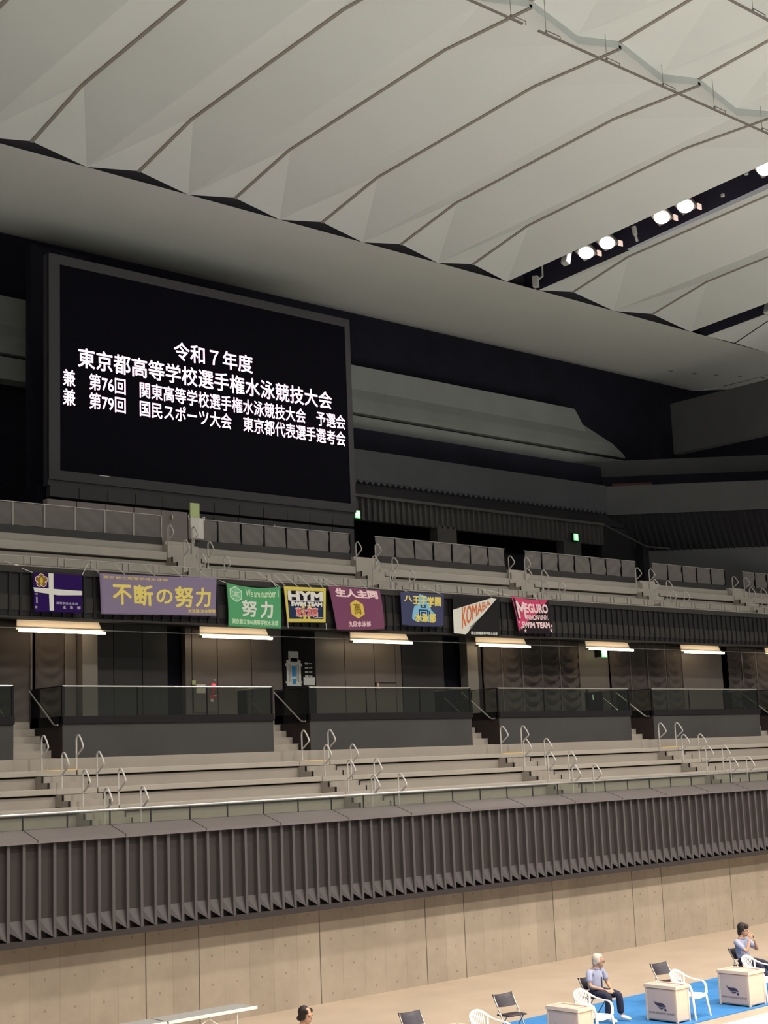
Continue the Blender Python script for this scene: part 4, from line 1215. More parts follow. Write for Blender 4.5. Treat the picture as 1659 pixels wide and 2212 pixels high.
b.cords([((0.05, 0.0), (24.9, 10.25)), ((0.35, 0.0), (25.2, 10.28)), ((0.65, 0.0), (25.75, 10.28)), ((0.95, 0.0), (26.3, 10.28))])
for xx in (25.03, 26.40):
    MB().tube([(xx, YB - 0.02, 8.90), (xx + 0.01, YB - 0.02, 8.72)], 0.010, 6).build('tail_cord', M['cord'], b.root)

b = Banner('maroon_banner', 'maroon banner with a yellow hexagon crest', [(26.51, 9.97), (28.50, 9.94), (28.62, 8.80), (26.78, 8.72)], (0.165, 0.055, 0.105), 0.035, (0.0, 0.02, 0.03, 0.05))
for s, u0, u1 in (('生', 0.115, 0.30), ('人', 0.325, 0.52), ('主', 0.53, 0.72), ('同', 0.74, 0.925)):
    b.text(s, u0, u1, 0.045, 0.22, I_pk, 'brush_character', 0.06)
hx = [(0.475, 0.275), (0.60, 0.38), (0.605, 0.62), (0.475, 0.725), (0.355, 0.62), (0.355, 0.37)]
b.poly(hx, I_gold if False else ink('crest_yellow', (0.58, 0.42, 0.08)), 'crest_field', 0.003)
b.text('高', 0.415, 0.545, 0.355, 0.62, I_pkd, 'crest_character', 0.015)
b.text('九段水泳部', 0.275, 0.70, 0.785, 0.915, I_pk, 'lettering', 0.03)
b.cords([((0.03, 0.0), (26.4, 10.28)), ((0.2, 0.0), (26.6, 10.28)), ((0.75, 0.0), (28.0, 10.27))])

b = Banner('navy_banner', 'navy blue banner with yellow lettering over a pale blue shape', [(29.30, 9.93), (31.12, 9.93), (31.06, 8.96), (29.32, 8.95)], (0.050, 0.055, 0.115), 0.02, (0.0, 0.03, 0, 0))
b.poly([(0.43, 0.03), (0.57, 0.07), (0.61, 0.10), (0.60, 0.28), (0.66, 0.33), (0.70, 0.50), (0.78, 0.60), (0.80, 0.80), (0.70, 0.87), (0.50, 0.84), (0.34, 0.86), (0.25, 0.78), (0.26, 0.62), (0.31, 0.40), (0.40, 0.34), (0.41, 0.16)], I_lb, 'pale_blue_shape', 0.003, 3)
for s, u0, u1, t0, t1 in (('八', 0.085, 0.265, 0.10, 0.27), ('王', 0.285, 0.43, 0.10, 0.33), ('子', 0.44, 0.59, 0.09, 0.34), ('学', 0.61, 0.765, 0.10, 0.40), ('園', 0.79, 0.93, 0.10, 0.36)):
    b.text(s, u0, u1, t0, t1, I_y, 'lettering', 0.05)
for (u0, u1, t0, t1) in ((0.45, 0.57, 0.34, 0.44),):
    b.poly([(u0, t0), (u1, t0), (u1, t1), (u0, t1)], I_nv, 'crest_mark', 0.005, 2)
    b.poly([(u0 + .03, t0 + .03), (u1 - .03, t0 + .03), (u1 - .03, t1 - .03), (u0 + .03, t1 - .03)], I_lb, 'crest_mark', 0.007, 2)
for k, (ww, hh) in enumerate(((0.105, 0.19), (0.082, 0.155), (0.058, 0.12), (0.034, 0.08))):
    b.poly([(0.51 - ww, 0.68 - hh), (0.51 + ww, 0.68 - hh), (0.51 + ww, 0.68), (0.51 - ww, 0.68)], I_nv if k % 2 == 0 else I_lb, 'crest_mark', 0.005 + 0.0015 * k, 2)
for s, u0, u1, t0, t1 in (('水', 0.31, 0.45, 0.63, 0.86), ('泳', 0.46, 0.61, 0.63, 0.86), ('部', 0.64, 0.79, 0.61, 0.87)):
    b.text(s, u0, u1, t0, t1, I_y, 'lettering', 0.06).location.y -= 0.012
b.cords([((0.2, 0.0), (29.55, 10.1)), ((0.95, 0.0), (30.6, 10.2))])

b = Banner('pennant_banner', 'black cloth with a white pennant and orange lettering', [(31.48, 9.93), (33.58, 9.95), (33.48, 8.73), (31.44, 8.73)], (0.017, 0.016, 0.016), 0.015)
pen = [(0.0, 0.375), (0.82, 0.02), (0.93, 0.04), (0.27, 0.99), (0.01, 0.97)]
b.poly(pen, ink('pennant_white', (0.60, 0.575, 0.52)), 'white_pennant', 0.010)
def pskew(u, t):
    # lettering grows from small at the tip to tall at the wide end
    uu = 0.19 + u * 0.60
    top = 0.30 - u * 0.21
    bot = 0.86 - u * 0.665
    return (uu, top + (bot - top) * t)
b.text('KOMABA', 0.0, 1.0, 0.02, 0.98, I_or, 'orange_lettering', 0.03, skew=pskew).location.y -= 0.008
def pskew2(u, t):
    return (0.35 + u * 0.42, 0.80 - u * 0.50 + t * 0.075)
b.text('SWIMMING  TEAM', 0.0, 1.0, 0.0, 1.0, I_bk, 'small_lettering', 0.02, skew=pskew2).location.y -= 0.008
b.text('都立駒場高等学校水泳部', 0.38, 0.95, 0.905, 0.985, I_w, 'white_lettering', 0.03)
b.cords([((0.86, 0.02), (33.15, 10.27))])

b = Banner('pink_black_banner', 'pink and black banner with pale lettering and stars', [(34.11, 10.02), (35.88, 9.985), (36.02, 8.87), (34.36, 8.83)], (0.020, 0.014, 0.018), 0.02, (0.05, 0, 0.03, 0))
b.poly([(0.0, 0.0), (0.5, 0.0), (1.0, 0.0), (0.62, 0.40), (0.36, 0.62), (0.02, 0.93), (0.02, 0.5)], ink('banner_pink', (0.50, 0.055, 0.135)), 'pink_field', 0.003)
b.text('M', 0.09, 0.30, 0.12, 0.56, I_pk, 'lettering', 0.05)
b.text('EGURO', 0.31, 0.94, 0.14, 0.385, I_pk, 'lettering', 0.07)
b.text('NIHON UNIV.', 0.32, 0.92, 0.455, 0.595, I_pk, 'lettering', 0.05)
b.text('SWIM TEAM', 0.14, 0.92, 0.665, 0.83, I_pk, 'lettering', 0.08)
for cu, ct, rr in ((0.955, 0.90, 0.055), (0.21, 0.915, 0.045), (0.985, 0.77, 0.035), (0.07, 0.685, 0.03), (0.115, 0.84, 0.03)):
    b.poly([(cu + (rr if k % 2 == 0 else rr * 0.42) * sin(k * pi / 5), ct - 1.5 * (rr if k % 2 == 0 else rr * 0.42) * cos(k * pi / 5)) for k in range(10)], I_pk, 'star', 0.006, 1)
b.cords([((0.0, 0.0), (33.2, 10.25)), ((0.98, 0.0), (36.25, 10.02)), ((0.7, 0.0), (35.6, 10.22))])
# tied bundles beside the purple flag
for k, (xx, zz) in enumerate(((16.95, 10.0), (18.68, 9.95))):
    kn = MB().ball((xx, 31.98, zz), 0.08, 0.05, 0.06, 10, 8).ball((xx + 0.07, 31.95, zz - 0.06), 0.05, 0.04, 0.07, 8, 6)
    tag(kn.build('cord_bundle', M['paper'], None, smooth=True, org=(xx, 31.98, zz)), 'yellowish cord bundle tied at the %s top corner of the purple flag' % ('left', 'right')[k], 'cord')

# ================================================================== POOL DECK
tag(MB().box(16.0, 34.0, 17.27, 20.15, 0.0, 0.012).build('floor_mat', M['mat'], None, org=(25, 18.7, 0)), 'long blue mat under the chairs and boxes', 'mat')

def folding_chair(name, label, x, y, rot):
    t = thing(name, label, 'chair', (0, 0, 0), 'black folding chairs')
    for s in (-1, 1):
        X = s * 0.215
        fl = MB().tube([(X, -0.20, 0.012), (X, 0.02, 0.42), (X, 0.20, 0.70), (X * 0.97, 0.225, 0.76)], 0.012, 8)
        fl.build('leg', M['steel'], t, smooth=True)
        X2 = s * 0.19
        MB().tube([(X2, 0.24, 0.012), (X2, -0.10, 0.41)], 0.011, 8).build('leg', M['steel'], t, smooth=True)
        MB().tube([(X2, 0.05, 0.39), (X, 0.12, 0.47), (X, 0.09, 0.55)], 0.008, 6).build('side_link', M['steel'], t, smooth=True)
    MB().tube([(-0.215, -0.17, 0.06), (0.215, -0.17, 0.06)], 0.009, 6).build('stretcher', M['steel'], t, smooth=True)
    MB().tube([(-0.19, 0.20, 0.06), (0.19, 0.20, 0.06)], 0.009, 6).build('stretcher', M['steel'], t, smooth=True)
    MB().extrude_x([(-0.20, 0.425), (0.17, 0.405), (0.18, 0.43), (0.10, 0.445), (-0.18, 0.452), (-0.205, 0.44)], -0.20, 0.20).build('seat', M['seatblk'], t, bevel=0.01)
    nx = 10
    v, f = [], []
    for side in (0, 1):
        for j in range(6):
            for i in range(nx + 1):
                u = -1 + 2 * i / nx
                w = j / 5
                zt = 0.545 + 0.225 * w - 0.02 * (u * u) * (1 - w) * -1 - (0.022 * (1 - u * u) if w == 1 else 0)
                yb = 0.118 + 0.13 * w + 0.035 * (1 - u * u)
                v.append((0.222 * u, yb - 0.012 + 0.028 * side, zt))
    N1 = nx + 1
    for side in (0, 1):
        o = side * 6 * N1
        for j in range(5):
            for i in range(nx):
                a = o + j * N1 + i
                f.append((a, a + 1, a + N1 + 1, a + N1))
    o = 6 * N1
    for i in range(nx):
        f.append((i, i + 1, o + i + 1, o + i))
        a = 5 * N1 + i
        f.append((a, a + 1, o + a + 1, o + a))
    for j in range(5):
        a = j * N1
        f.append((a, a + N1, o + a + N1, o + a))
        a = j * N1 + nx
        f.append((a, a + N1, o + a + N1, o + a))
    MB().add(v, f).build('backrest', M['seatblk'], t, smooth=True)
    t.location = (x, y, 0.0)
    t.rotation_euler = (0, 0, rot)
    return t
FCH = [(14.94, 'black folding chair under the woman at the bottom edge'), (17.50, 'empty black folding chair at the bottom edge, only backrest showing'),
       (19.80, 'empty black folding chair left of the man with clasped hands'), (22.15, 'black folding chair under the grey-haired man'),
       (24.35, 'empty black folding chair between the two seated men'), (27.02, 'black folding chair under the dark-haired man at the right edge')]
for x, l in FCH:
    z = 0.012
    c = folding_chair('folding_chair', l, x, 18.93, radians(-9 if x in (19.80, 24.35, 17.50) else -5))
    c.location.z = 0.012 if x > 16 else 0.0

def plastic_chair(label, x, y, rot):
    t = thing('plastic_chair', label, 'chair', (0, 0, 0), 'white plastic armchairs')
    # seat: dished slab
    v, f = [], []
    n, m_ = 10, 10
    for side in (0, 1):
        for j in range(m_ + 1):
            for i in range(n + 1):
                u, w = -1 + 2 * i / n, j / m_
                hw = 0.235 - 0.02 * w
                z = 0.425 - 0.02 * (1 - u * u) - 0.012 * w - (0.03 * max(0, 0.15 - w) / 0.15) - 0.022 * side
                v.append((hw * u, -0.24 + 0.44 * w, z))
    N1, o = n + 1, (n + 1) * (m_ + 1)
    for side in (0, 1):
        for j in range(m_):
            for i in range(n):
                a = side * o + j * N1 + i
                f.append((a, a + 1, a + N1 + 1, a + N1))
    for i in range(n):
        f.append((i, i + 1, o + i + 1, o + i))
        a = m_ * N1 + i
        f.append((a, a + 1, o + a + 1, o + a))
    for j in range(m_):
        a = j * N1
        f.append((a, a + N1, o + a + N1, o + a))
        a = j * N1 + n
        f.append((a, a + N1, o + a + N1, o + a))
    MB().add(v, f).build('seat', M['white'], t, smooth=True)
    # arching back frame flowing down into the arms
    for s in (-1, 1):
        pts = [(0, 0.30, 0.825), (0.075 * s, 0.298, 0.818), (0.145 * s, 0.285, 0.797), (0.205 * s, 0.250, 0.755), (0.245 * s, 0.185, 0.705), (0.268 * s, 0.09, 0.665), (0.278 * s, -0.03, 0.645), (0.280 * s, -0.14, 0.635), (0.276 * s, -0.20, 0.605), (0.268 * s, -0.228, 0.53), (0.255 * s, -0.232, 0.42)]
        rad = [(0.026, 0.013), (0.026, 0.013), (0.025, 0.014), (0.022, 0.018), (0.018, 0.024), (0.014, 0.030), (0.013, 0.034), (0.014, 0.034), (0.022, 0.028), (0.024, 0.024), (0.026, 0.020)]
        MB().tube(pts, rad, 8, flat=(0, -0.2, 1)).build('armrest', M['white'], t, smooth=True)
        MB().tube([(0.238 * s, -0.225, 0.43), (0.272 * s, -0.285, 0.0)], [(0.030, 0.024), (0.018, 0.016)], 8).build('leg', M['white'], t, smooth=True)
        MB().tube([(0.20 * s, 0.195, 0.43), (0.245 * s, 0.30, 0.0)], [(0.030, 0.024), (0.018, 0.016)], 8).build('leg', M['white'], t, smooth=True)
        MB().tube([(0.20 * s, 0.195, 0.42), (0.222 * s, 0.215, 0.56), (0.232 * s, 0.215, 0.72)], [(0.026, 0.016)] * 3, 8).build('back_post', M['white'], t, smooth=True)
    for k in range(9):
        u = -0.8 + 1.6 * k / 8
        zt = 0.825 - 0.085 * abs(u) ** 2.2
        yt = 0.295 - 0.05 * abs(u) ** 2.2
        MB().tube([(0.19 * u, 0.20, 0.41), (0.205 * u, 0.225, 0.52), (0.215 * u, yt, zt - 0.01)], [(0.012, 0.005)] * 3, 6, flat=(1, 0, 0)).build('back_slat', M['white'], t, smooth=True)
    t.location = (x, y, 0.012)
    t.rotation_euler = (0, 0, rot)
    return t
for x, l in ((18.0, 'white plastic armchair at the bottom edge, right of the half-hidden box'), (20.62, 'white plastic armchair in front of the grey-haired man'),
             (23.40, 'empty white plastic armchair between the two right boxes'), (25.75, 'white plastic armchair at the right frame edge, before the dark-haired man')):
    plastic_chair(l, x, 17.72, radians(6))

def storage_box(label, x, y, wid):
    """translucent basket box; logo side faces -X"""
    t = thing('storage_box', label, 'box', (x, y, 0.012), 'pale storage boxes')
    x1, y1, H = x + wid, y + 0.72, 0.66
    MB().box(x + 0.01, x1 - 0.01, y + 0.01, y1 - 0.01, 0.03, H - 0.03).build('box_body', M['box'], t, bevel=0.03)
    for cx, cy in ((x, y), (x1 - 0.04, y), (x, y1 - 0.04), (x1 - 0.04, y1 - 0.04)):
        MB().box(cx, cx + 0.04, cy, cy + 0.04, 0.012, H - 0.046).build('corner_post', M['boxrim'], t, bevel=0.008)
    rim = MB()
    rim.box(x - 0.015, x1 + 0.015, y - 0.015, y + 0.035, H - 0.045, H + 0.012).box(x - 0.015, x1 + 0.015, y1 - 0.035, y1 + 0.015, H - 0.045, H + 0.012)
    rim.box(x - 0.015, x + 0.035, y + 0.035, y1 - 0.035, H - 0.045, H + 0.012).box(x1 - 0.035, x1 + 0.015, y + 0.035, y1 - 0.035, H - 0.045, H + 0.012)
    rim.build('top_rim', M['boxrim'], t)
    MB().box(x + 0.05, x1 - 0.05, y + 0.05, y1 - 0.05, H - 0.03, H - 0.012).build('lid_panel', M['box'], t)
    MB().box(x + 0.08, x1 - 0.10, y + 0.12, y1 - 0.12, H - 0.012, H + 0.006).build('pink_lid_recess', M['boxin'], t)
    MB().box(x - 0.001, x + 0.012, y + 0.06, y1 - 0.06, 0.06, H - 0.06).build('print_panel', M['boxlab'], t)
    def P(u, w, d=0.006):
        # u from left edge of the panel as seen (far end is left), w height fraction
        return (x - d, y1 - 0.06 - u * (y1 - y - 0.12), 0.06 + w * (H - 0.12))
    # swoosh: upper and lower outlines of a leaping wave
    up = [(0.22, 0.66), (0.25, 0.585), (0.32, 0.545), (0.42, 0.54), (0.52, 0.545), (0.60, 0.525), (0.66, 0.47), (0.69, 0.40)]
    lo = [(0.22, 0.66), (0.245, 0.55), (0.30, 0.48), (0.40, 0.43), (0.48, 0.41), (0.55, 0.43), (0.61, 0.425), (0.69, 0.40)]
    v = [P(*p) for p in up] + [P(*p) for p in lo]
    n = len(up)
    MB().add(v, [(i, i + 1, n + i + 1, n + i) for i in range(n - 1)]).build('swoosh_logo', M['logo'], t)
    up = [(0.38, 0.42), (0.46, 0.385), (0.54, 0.40), (0.60, 0.41)]
    lo = [(0.38, 0.42), (0.46, 0.345), (0.54, 0.345), (0.60, 0.38)]
    v = [P(*p) for p in up] + [P(*p) for p in lo]
    MB().add(v, [(i, i + 1, 4 + i + 1, 4 + i) for i in range(3)]).build('swoosh_logo', M['logo'], t)
    MB().add([P(0.62, 0.36), P(0.67, 0.375), P(0.71, 0.345), P(0.70, 0.29), P(0.65, 0.29), P(0.61, 0.32)], [(0, 1, 2, 3, 4, 5)]).build('swoosh_tail', M['logo'], t)
    for u0, u1 in ((0.02, 0.25), (0.28, 0.67), (0.71, 0.99)):
        k = u0
        tb = MB()
        while k < u1 - 0.005:
            tb.add([P(k, 0.185), P(k + 0.020, 0.185), P(k + 0.020, 0.235), P(k, 0.235)], [(0, 1, 2, 3)])
            k += 0.026
        tb.build('printed_word', M['logotx'], t)
    return t
for x, y, l in ((17.28, 17.45, 'pale storage box at the bottom edge with only its top showing'), (19.80, 17.36, 'pale storage box in front of the grey-haired man, cut by the bottom edge'),
                (22.66, 17.45, 'pale storage box with dark swoosh print, standing whole on the blue mat'), (24.86, 17.37, 'pale storage box with swoosh print nearest the right frame edge')):
    storage_box(l, x, y, 0.54 if x > 24 else 0.40)

tb = thing('folding_table', 'long grey folding table with white edge by the concrete wall', 'table', (14.6, 22.5, 0))
MB().box(12.2, 14.62, 22.18, 22.72, 0.70, 0.725).build('tabletop', M['mapg'], tb, bevel=0.006)
MB().box(14.66, 16.52, 22.18, 22.72, 0.70, 0.725).build('tabletop', M['mapg'], tb, bevel=0.006)
MB().box(12.2, 14.62, 22.155, 22.18, 0.675, 0.73).build('edge_rail', M['white'], tb, bevel=0.006)
MB().box(14.66, 16.56, 22.155, 22.18, 0.675, 0.73).build('edge_rail', M['white'], tb, bevel=0.006)
for xx, yy in ((12.4, 22.22), (14.45, 22.22), (14.85, 22.22), (16.15, 22.22), (16.48, 22.7), (12.4, 22.68), (14.45, 22.68), (14.85, 22.68)):
    MB().tube([(xx, yy, 0.0), (xx, yy, 0.66), (xx - 0.03, yy, 0.70)], 0.014, 8).build('leg', M['white'], tb, smooth=True)
for xa, xb in ((14.85, 15.6), (16.15, 15.45), (12.4, 13.1), (14.45, 13.7)):
    MB().tube([(xa, 22.22, 0.25), (xb, 22.22, 0.69)], 0.011, 8).build('brace', M['white'], tb, smooth=True)

# ================================================================== PEOPLE
def skin_mesh(chains, root_first=True):
    """chains: list of lists of (x,y,z,r); the first vertex of a chain may repeat a vertex of an earlier chain to join it"""
    verts, rad, edges = [], [], []
    def idx(p):
        for i, q in enumerate(verts):
            if (q - Vector(p[:3])).length < 1e-4:
                return i
        verts.append(Vector(p[:3]))
        r = p[3] if isinstance(p[3], tuple) else (p[3], p[3])
        rad.append(r)
        return len(verts) - 1
    for ch in chains:
        last = None
        for p in ch:
            i = idx(p)
            if last is not None and last != i:
                edges.append((last, i))
            last = i
    me = bpy.data.meshes.new('skin_tmp')
    me.from_pydata(verts, edges, [])
    o = bpy.data.objects.new('skin_tmp', me)
    COL.objects.link(o)
    o.modifiers.new('skin', 'SKIN')
    for i, v in enumerate(me.skin_vertices[0].data):
        v.radius = rad[i]
        v.use_root = (i == 0)
    sb = o.modifiers.new('sub', 'SUBSURF')
    sb.levels = sb.render_levels = 2
    dg = bpy.context.evaluated_depsgraph_get()
    dg.update()
    m2 = bpy.data.meshes.new_from_object(o.evaluated_get(dg))
    vs = [tuple(v.co) for v in m2.vertices]
    fs = [tuple(p.vertices) for p in m2.polygons]
    bpy.data.objects.remove(o)
    return vs, fs

def fuse(mb, voxel):
    me = bpy.data.meshes.new('fuse_tmp')
    me.from_pydata(mb.v, [], mb.f)
    o = bpy.data.objects.new('fuse_tmp', me)
    COL.objects.link(o)
    r = o.modifiers.new('rm', 'REMESH')
    r.mode = 'VOXEL'
    r.voxel_size = voxel
    s = o.modifiers.new('sm', 'SMOOTH')
    s.factor = 0.5
    s.iterations = 2
    dg = bpy.context.evaluated_depsgraph_get()
    dg.update()
    m2 = bpy.data.meshes.new_from_object(o.evaluated_get(dg))
    out = MB()
    out.v = [tuple(v.co) for v in m2.vertices]
    out.f = [tuple(p.vertices) for p in m2.polygons]
    bpy.data.objects.remove(o)
    return out

def hand(wrist, direction, palm_n, size=1.0, curl=0.6, thumb_side=1):
    """palm and five fingers as skin chains. direction: towards the fingertips, palm_n: out of the palm"""
    w, d, n = Vector(wrist), Vector(direction).normalized(), Vector(palm_n).normalized()
    s = d.cross(n).normalized() * thumb_side
    ch = []
    k = size
    pc = w + d * 0.045 * k
    ch.append([(*w, 0.021), (*pc, (0.034, 0.017))])
    ch.append([(*pc, (0.034, 0.017)), (*(w + d * 0.082 * k), (0.035, 0.014))])
    lens = (0.070, 0.080, 0.074, 0.058)
    for i in range(4):
        off = s * (0.030 - 0.020 * i) * k
        b0 = w + d * 0.070 * k + off * 0.9
        b1 = w + d * (0.092 if i in (1, 2) else 0.085) * k + off
        L = lens[i] * k
        a1, a2, a3 = curl * 0.55, curl * 1.25, curl * 1.8
        p1 = b1 + (d * cos(a1) + n * sin(a1)) * L * 0.45
        p2 = p1 + (d * cos(a2) + n * sin(a2)) * L * 0.32
        p3 = p2 + (d * cos(a3) + n * sin(a3)) * L * 0.26
        ch.append([(*b0, 0.010), (*b1, 0.0095), (*p1, 0.0088), (*p2, 0.0080), (*p3, 0.0068)])
    t0 = w + d * 0.025 * k + s * 0.018 * k
    t1 = w + d * 0.050 * k + s * 0.042 * k + n * 0.010
    t2 = t1 + (d * 0.8 + s * 0.35 + n * 0.35).normalized() * 0.032 * k
    t3 = t2 + (d * 0.95 + n * 0.4).normalized() * 0.026 * k
    ch.append([(*t0, 0.013), (*t1, 0.0115), (*t2, 0.0100), (*t3, 0.0082)])
    return ch

def person(label, P, skin_m, shirt_m, trouser_m, hair_m, hair_style, shoes=True):
    """P holds world joints; body is one continuous fused mesh, clothes and hair are children"""
    J = {k: Vector(v) for k, v in P.items() if k not in ('face', 'hands')}
    root = thing('person', label, 'person', (J['hip'].x, J['hip'].y, 0))
    hip, ch_, nk = J['hip'], J['chest'], J['neck']
    mid = hip.lerp(ch_, 0.5)
    side = (J['shR'] - J['shL']).normalized()
    body = MB()
    def addc(chains):
        body.add(*skin_mesh(chains))
    addc([[(*hip, (0.15, 0.10)), (*mid, (0.135, 0.095)), (*ch_, (0.155, 0.10)), (*(ch_.lerp(nk, 0.6)), (0.10, 0.07)), (*nk, 0.060), (*J['headbase'], 0.056)]])
    for s in 'LR':
        addc([[(*ch_.lerp(J['sh' + s], 0.45), 0.065), (*J['sh' + s], 0.056), (*J['sh' + s].lerp(J['el' + s], 0.5), 0.047), (*J['el' + s], 0.038), (*J['el' + s].lerp(J['wr' + s], 0.4), 0.036), (*J['wr' + s], 0.024)]])
        addc([[(*hip.lerp(J['hp' + s], 0.5), 0.09), (*J['hp' + s], 0.088), (*J['hp' + s].lerp(J['kn' + s], 0.5), 0.076), (*J['kn' + s], 0.057), (*J['kn' + s].lerp(J['an' + s], 0.4), 0.054), (*J['an' + s], 0.036)]])
        toe = J['toe' + s]
        addc([[(*J['an' + s], 0.036), (*J['an' + s].lerp(toe, 0.4), 0.036), (*toe, 0.028)]])
    for hnd in P['hands']:
        for c in hand(*hnd):
            addc([c])
    # head: skull, jaw, nose, ears, brow, lips
    hc = J['head']
    fw = Vector(P['face']).normalized()
    up = (hc - J['headbase']).normalized()
    up = (up - fw * up.dot(fw)).normalized()
    sd = fw.cross(up)
    R = Matrix((sd, fw, up)).transposed()
    HS = 1.12
    def H(a, bb, c):
        return hc + R @ (Vector((a, bb, c)) * HS)
    body.ball(H(0, -0.012, 0.02), 0.074 * HS, 0.093 * HS, 0.098 * HS, rot=R)
    body.ball(H(0, 0.022, -0.045), 0.056 * HS, 0.066 * HS, 0.075 * HS, rot=R)
    body.ball(H(0, 0.060, -0.088), 0.026 * HS, 0.024 * HS, 0.022 * HS, 10, 8, rot=R)
    body.ball(H(0, 0.094, -0.022), 0.013 * HS, 0.022 * HS, 0.016 * HS, 10, 8, rot=R)
    body.ball(H(0, 0.084, 0.004), 0.009 * HS, 0.014 * HS, 0.026 * HS, 10, 8, rot=R)
    body.ball(H(0, 0.082, -0.055), 0.024 * HS, 0.012 * HS, 0.0085 * HS, 10, 8, rot=R)
    for s in (-1, 1):
        body.ball(H(s * 0.075, -0.010, -0.010), 0.010 * HS, 0.018 * HS, 0.032 * HS, 10, 8, rot=R)
        body.ball(H(s * 0.030, 0.076, 0.018), 0.022 * HS, 0.012 * HS, 0.010 * HS, 10, 8, rot=R)
    bo = fuse(body, 0.0075).build('body', skin_m, root, smooth=True)
    for s in (-1, 1):
        MB().ball(H(s * 0.031, 0.083, 0.003), 0.012, 0.006, 0.007, 8, 6, rot=R).build('eye', M['nosing'], bo, smooth=True)
    # shirt with short sleeves
    sh = MB()
    hem = hip.lerp(mid, -0.05)
    sh.add(*skin_mesh([[(*hem, (0.175, 0.125)), (*mid, (0.160, 0.122)), (*ch_, (0.178, 0.122)), (*ch_.lerp(nk, 0.55), (0.125, 0.088)), (*nk.lerp(ch_, 0.22), 0.066)]]))
    for s in 'LR':
        S, E2 = J['sh' + s], J['el' + s]
        sh.add(*skin_mesh([[(*ch_.lerp(S, 0.4), 0.092), (*S, 0.072), (*S.lerp(E2, 0.45), 0.066), (*S.lerp(E2, 0.80), 0.070)]]))
    so_ = fuse(sh, 0.010).build('shirt', shirt_m, root, smooth=True)
    # collar
    MB().tube([tuple(nk.lerp(ch_, 0.22) + R @ Vector((0.064 * cos(a), 0.058 * sin(a) + 0.004, 0.012 * -sin(a)))) for a in [2 * pi * k / 16 for k in range(17)]], 0.014, 6).build('collar', shirt_m, so_, smooth=True)
    tr = MB()
    tr.add(*skin_mesh([[(*hip.lerp(mid, 0.25), (0.160, 0.112)), (*hip, (0.172, 0.122)), (*(hip + Vector((0, 0, -0.03))), (0.165, 0.11))]]))
    for s in 'LR':
        A, K, Hh = J['an' + s], J['kn' + s], J['hp' + s]
        tr.add(*skin_mesh([[(*hip.lerp(Hh, 0.5), 0.105), (*Hh, 0.104), (*Hh.lerp(K, 0.55), 0.092), (*K, 0.076), (*K.lerp(A, 0.5), 0.072), (*K.lerp(A, 0.93), 0.070)]]))
    fuse(tr, 0.010).build('trousers', trouser_m, root, smooth=True)
    for s in 'LR':
        A, T = J['an' + s], J['toe' + s]
        f_ = MB()
        f_.add(*skin_mesh([[(*(A + (A - T).normalized() * 0.03 + Vector((0, 0, -0.02))), (0.046, 0.044)), (*(A.lerp(T, 0.35) + Vector((0, 0, -0.012))), (0.046, 0.046)), (*(T + Vector((0, 0, 0.004))), (0.044, 0.032)), (*(T + (T - A).normalized() * 0.04), (0.034, 0.024))]]))
        f_.build('shoe', M['shoe'], root, smooth=True)
    hr = MB()
    if hair_style == 'short':
        hr.ball(H(0, -0.044, 0.040), 0.082 * HS, 0.080 * HS, 0.092 * HS, rot=R)
        hr.ball(H(0, 0.000, 0.088), 0.066 * HS, 0.062 * HS, 0.034 * HS, rot=R)
        hr.ball(H(0, -0.070, -0.018), 0.068 * HS, 0.046 * HS, 0.072 * HS, rot=R)
        for s in (-1, 1):
            hr.ball(H(s * 0.068, -0.034, 0.012), 0.015 * HS, 0.040 * HS, 0.048 * HS, 10, 8, rot=R)
    elif hair_style == 'full':
        hr.ball(H(0, -0.034, 0.050), 0.088 * HS, 0.092 * HS, 0.096 * HS, rot=R)
        hr.ball(H(0, -0.070, -0.026), 0.076 * HS, 0.048 * HS, 0.092 * HS, rot=R)
        hr.ball(H(0, 0.040, 0.082), 0.072 * HS, 0.052 * HS, 0.040 * HS, 12, 8, rot=R)
        for k in range(5):
            hr.ball(H(-0.052 + 0.026 * k, 0.074 - 0.12 * abs(k - 2) ** 2 * 0.05, 0.058 - 0.006 * (k % 2)), 0.018 * HS, 0.018 * HS, 0.034 * HS, 8, 6, rot=R)
        for s in (-1, 1):
            hr.ball(H(s * 0.073, -0.022, 0.022), 0.017 * HS, 0.048 * HS, 0.058 * HS, 10, 8, rot=R)
    else:
        hr.ball(H(0, -0.034, 0.042), 0.082 * HS, 0.088 * HS, 0.090 * HS, rot=R)
        hr.ball(H(0, -0.066, -0.02), 0.066 * HS, 0.048 * HS, 0.080 * HS, rot=R)
        hr.ball(H(0, -0.110, -0.055), 0.036 * HS, 0.034 * HS, 0.036 * HS, 12, 8, rot=R)
        for s in (-1, 1):
            hr.ball(H(s * 0.058, 0.034, 0.062), 0.026 * HS, 0.044 * HS, 0.036 * HS, 10, 8, rot=R)
            hr.ball(H(s * 0.072, 0.0, 0.0), 0.014 * HS, 0.046 * HS, 0.060 * HS, 10, 8, rot=R)
    fuse(hr, 0.009).build('hair', hair_m, root, smooth=True)
    return root, H, R

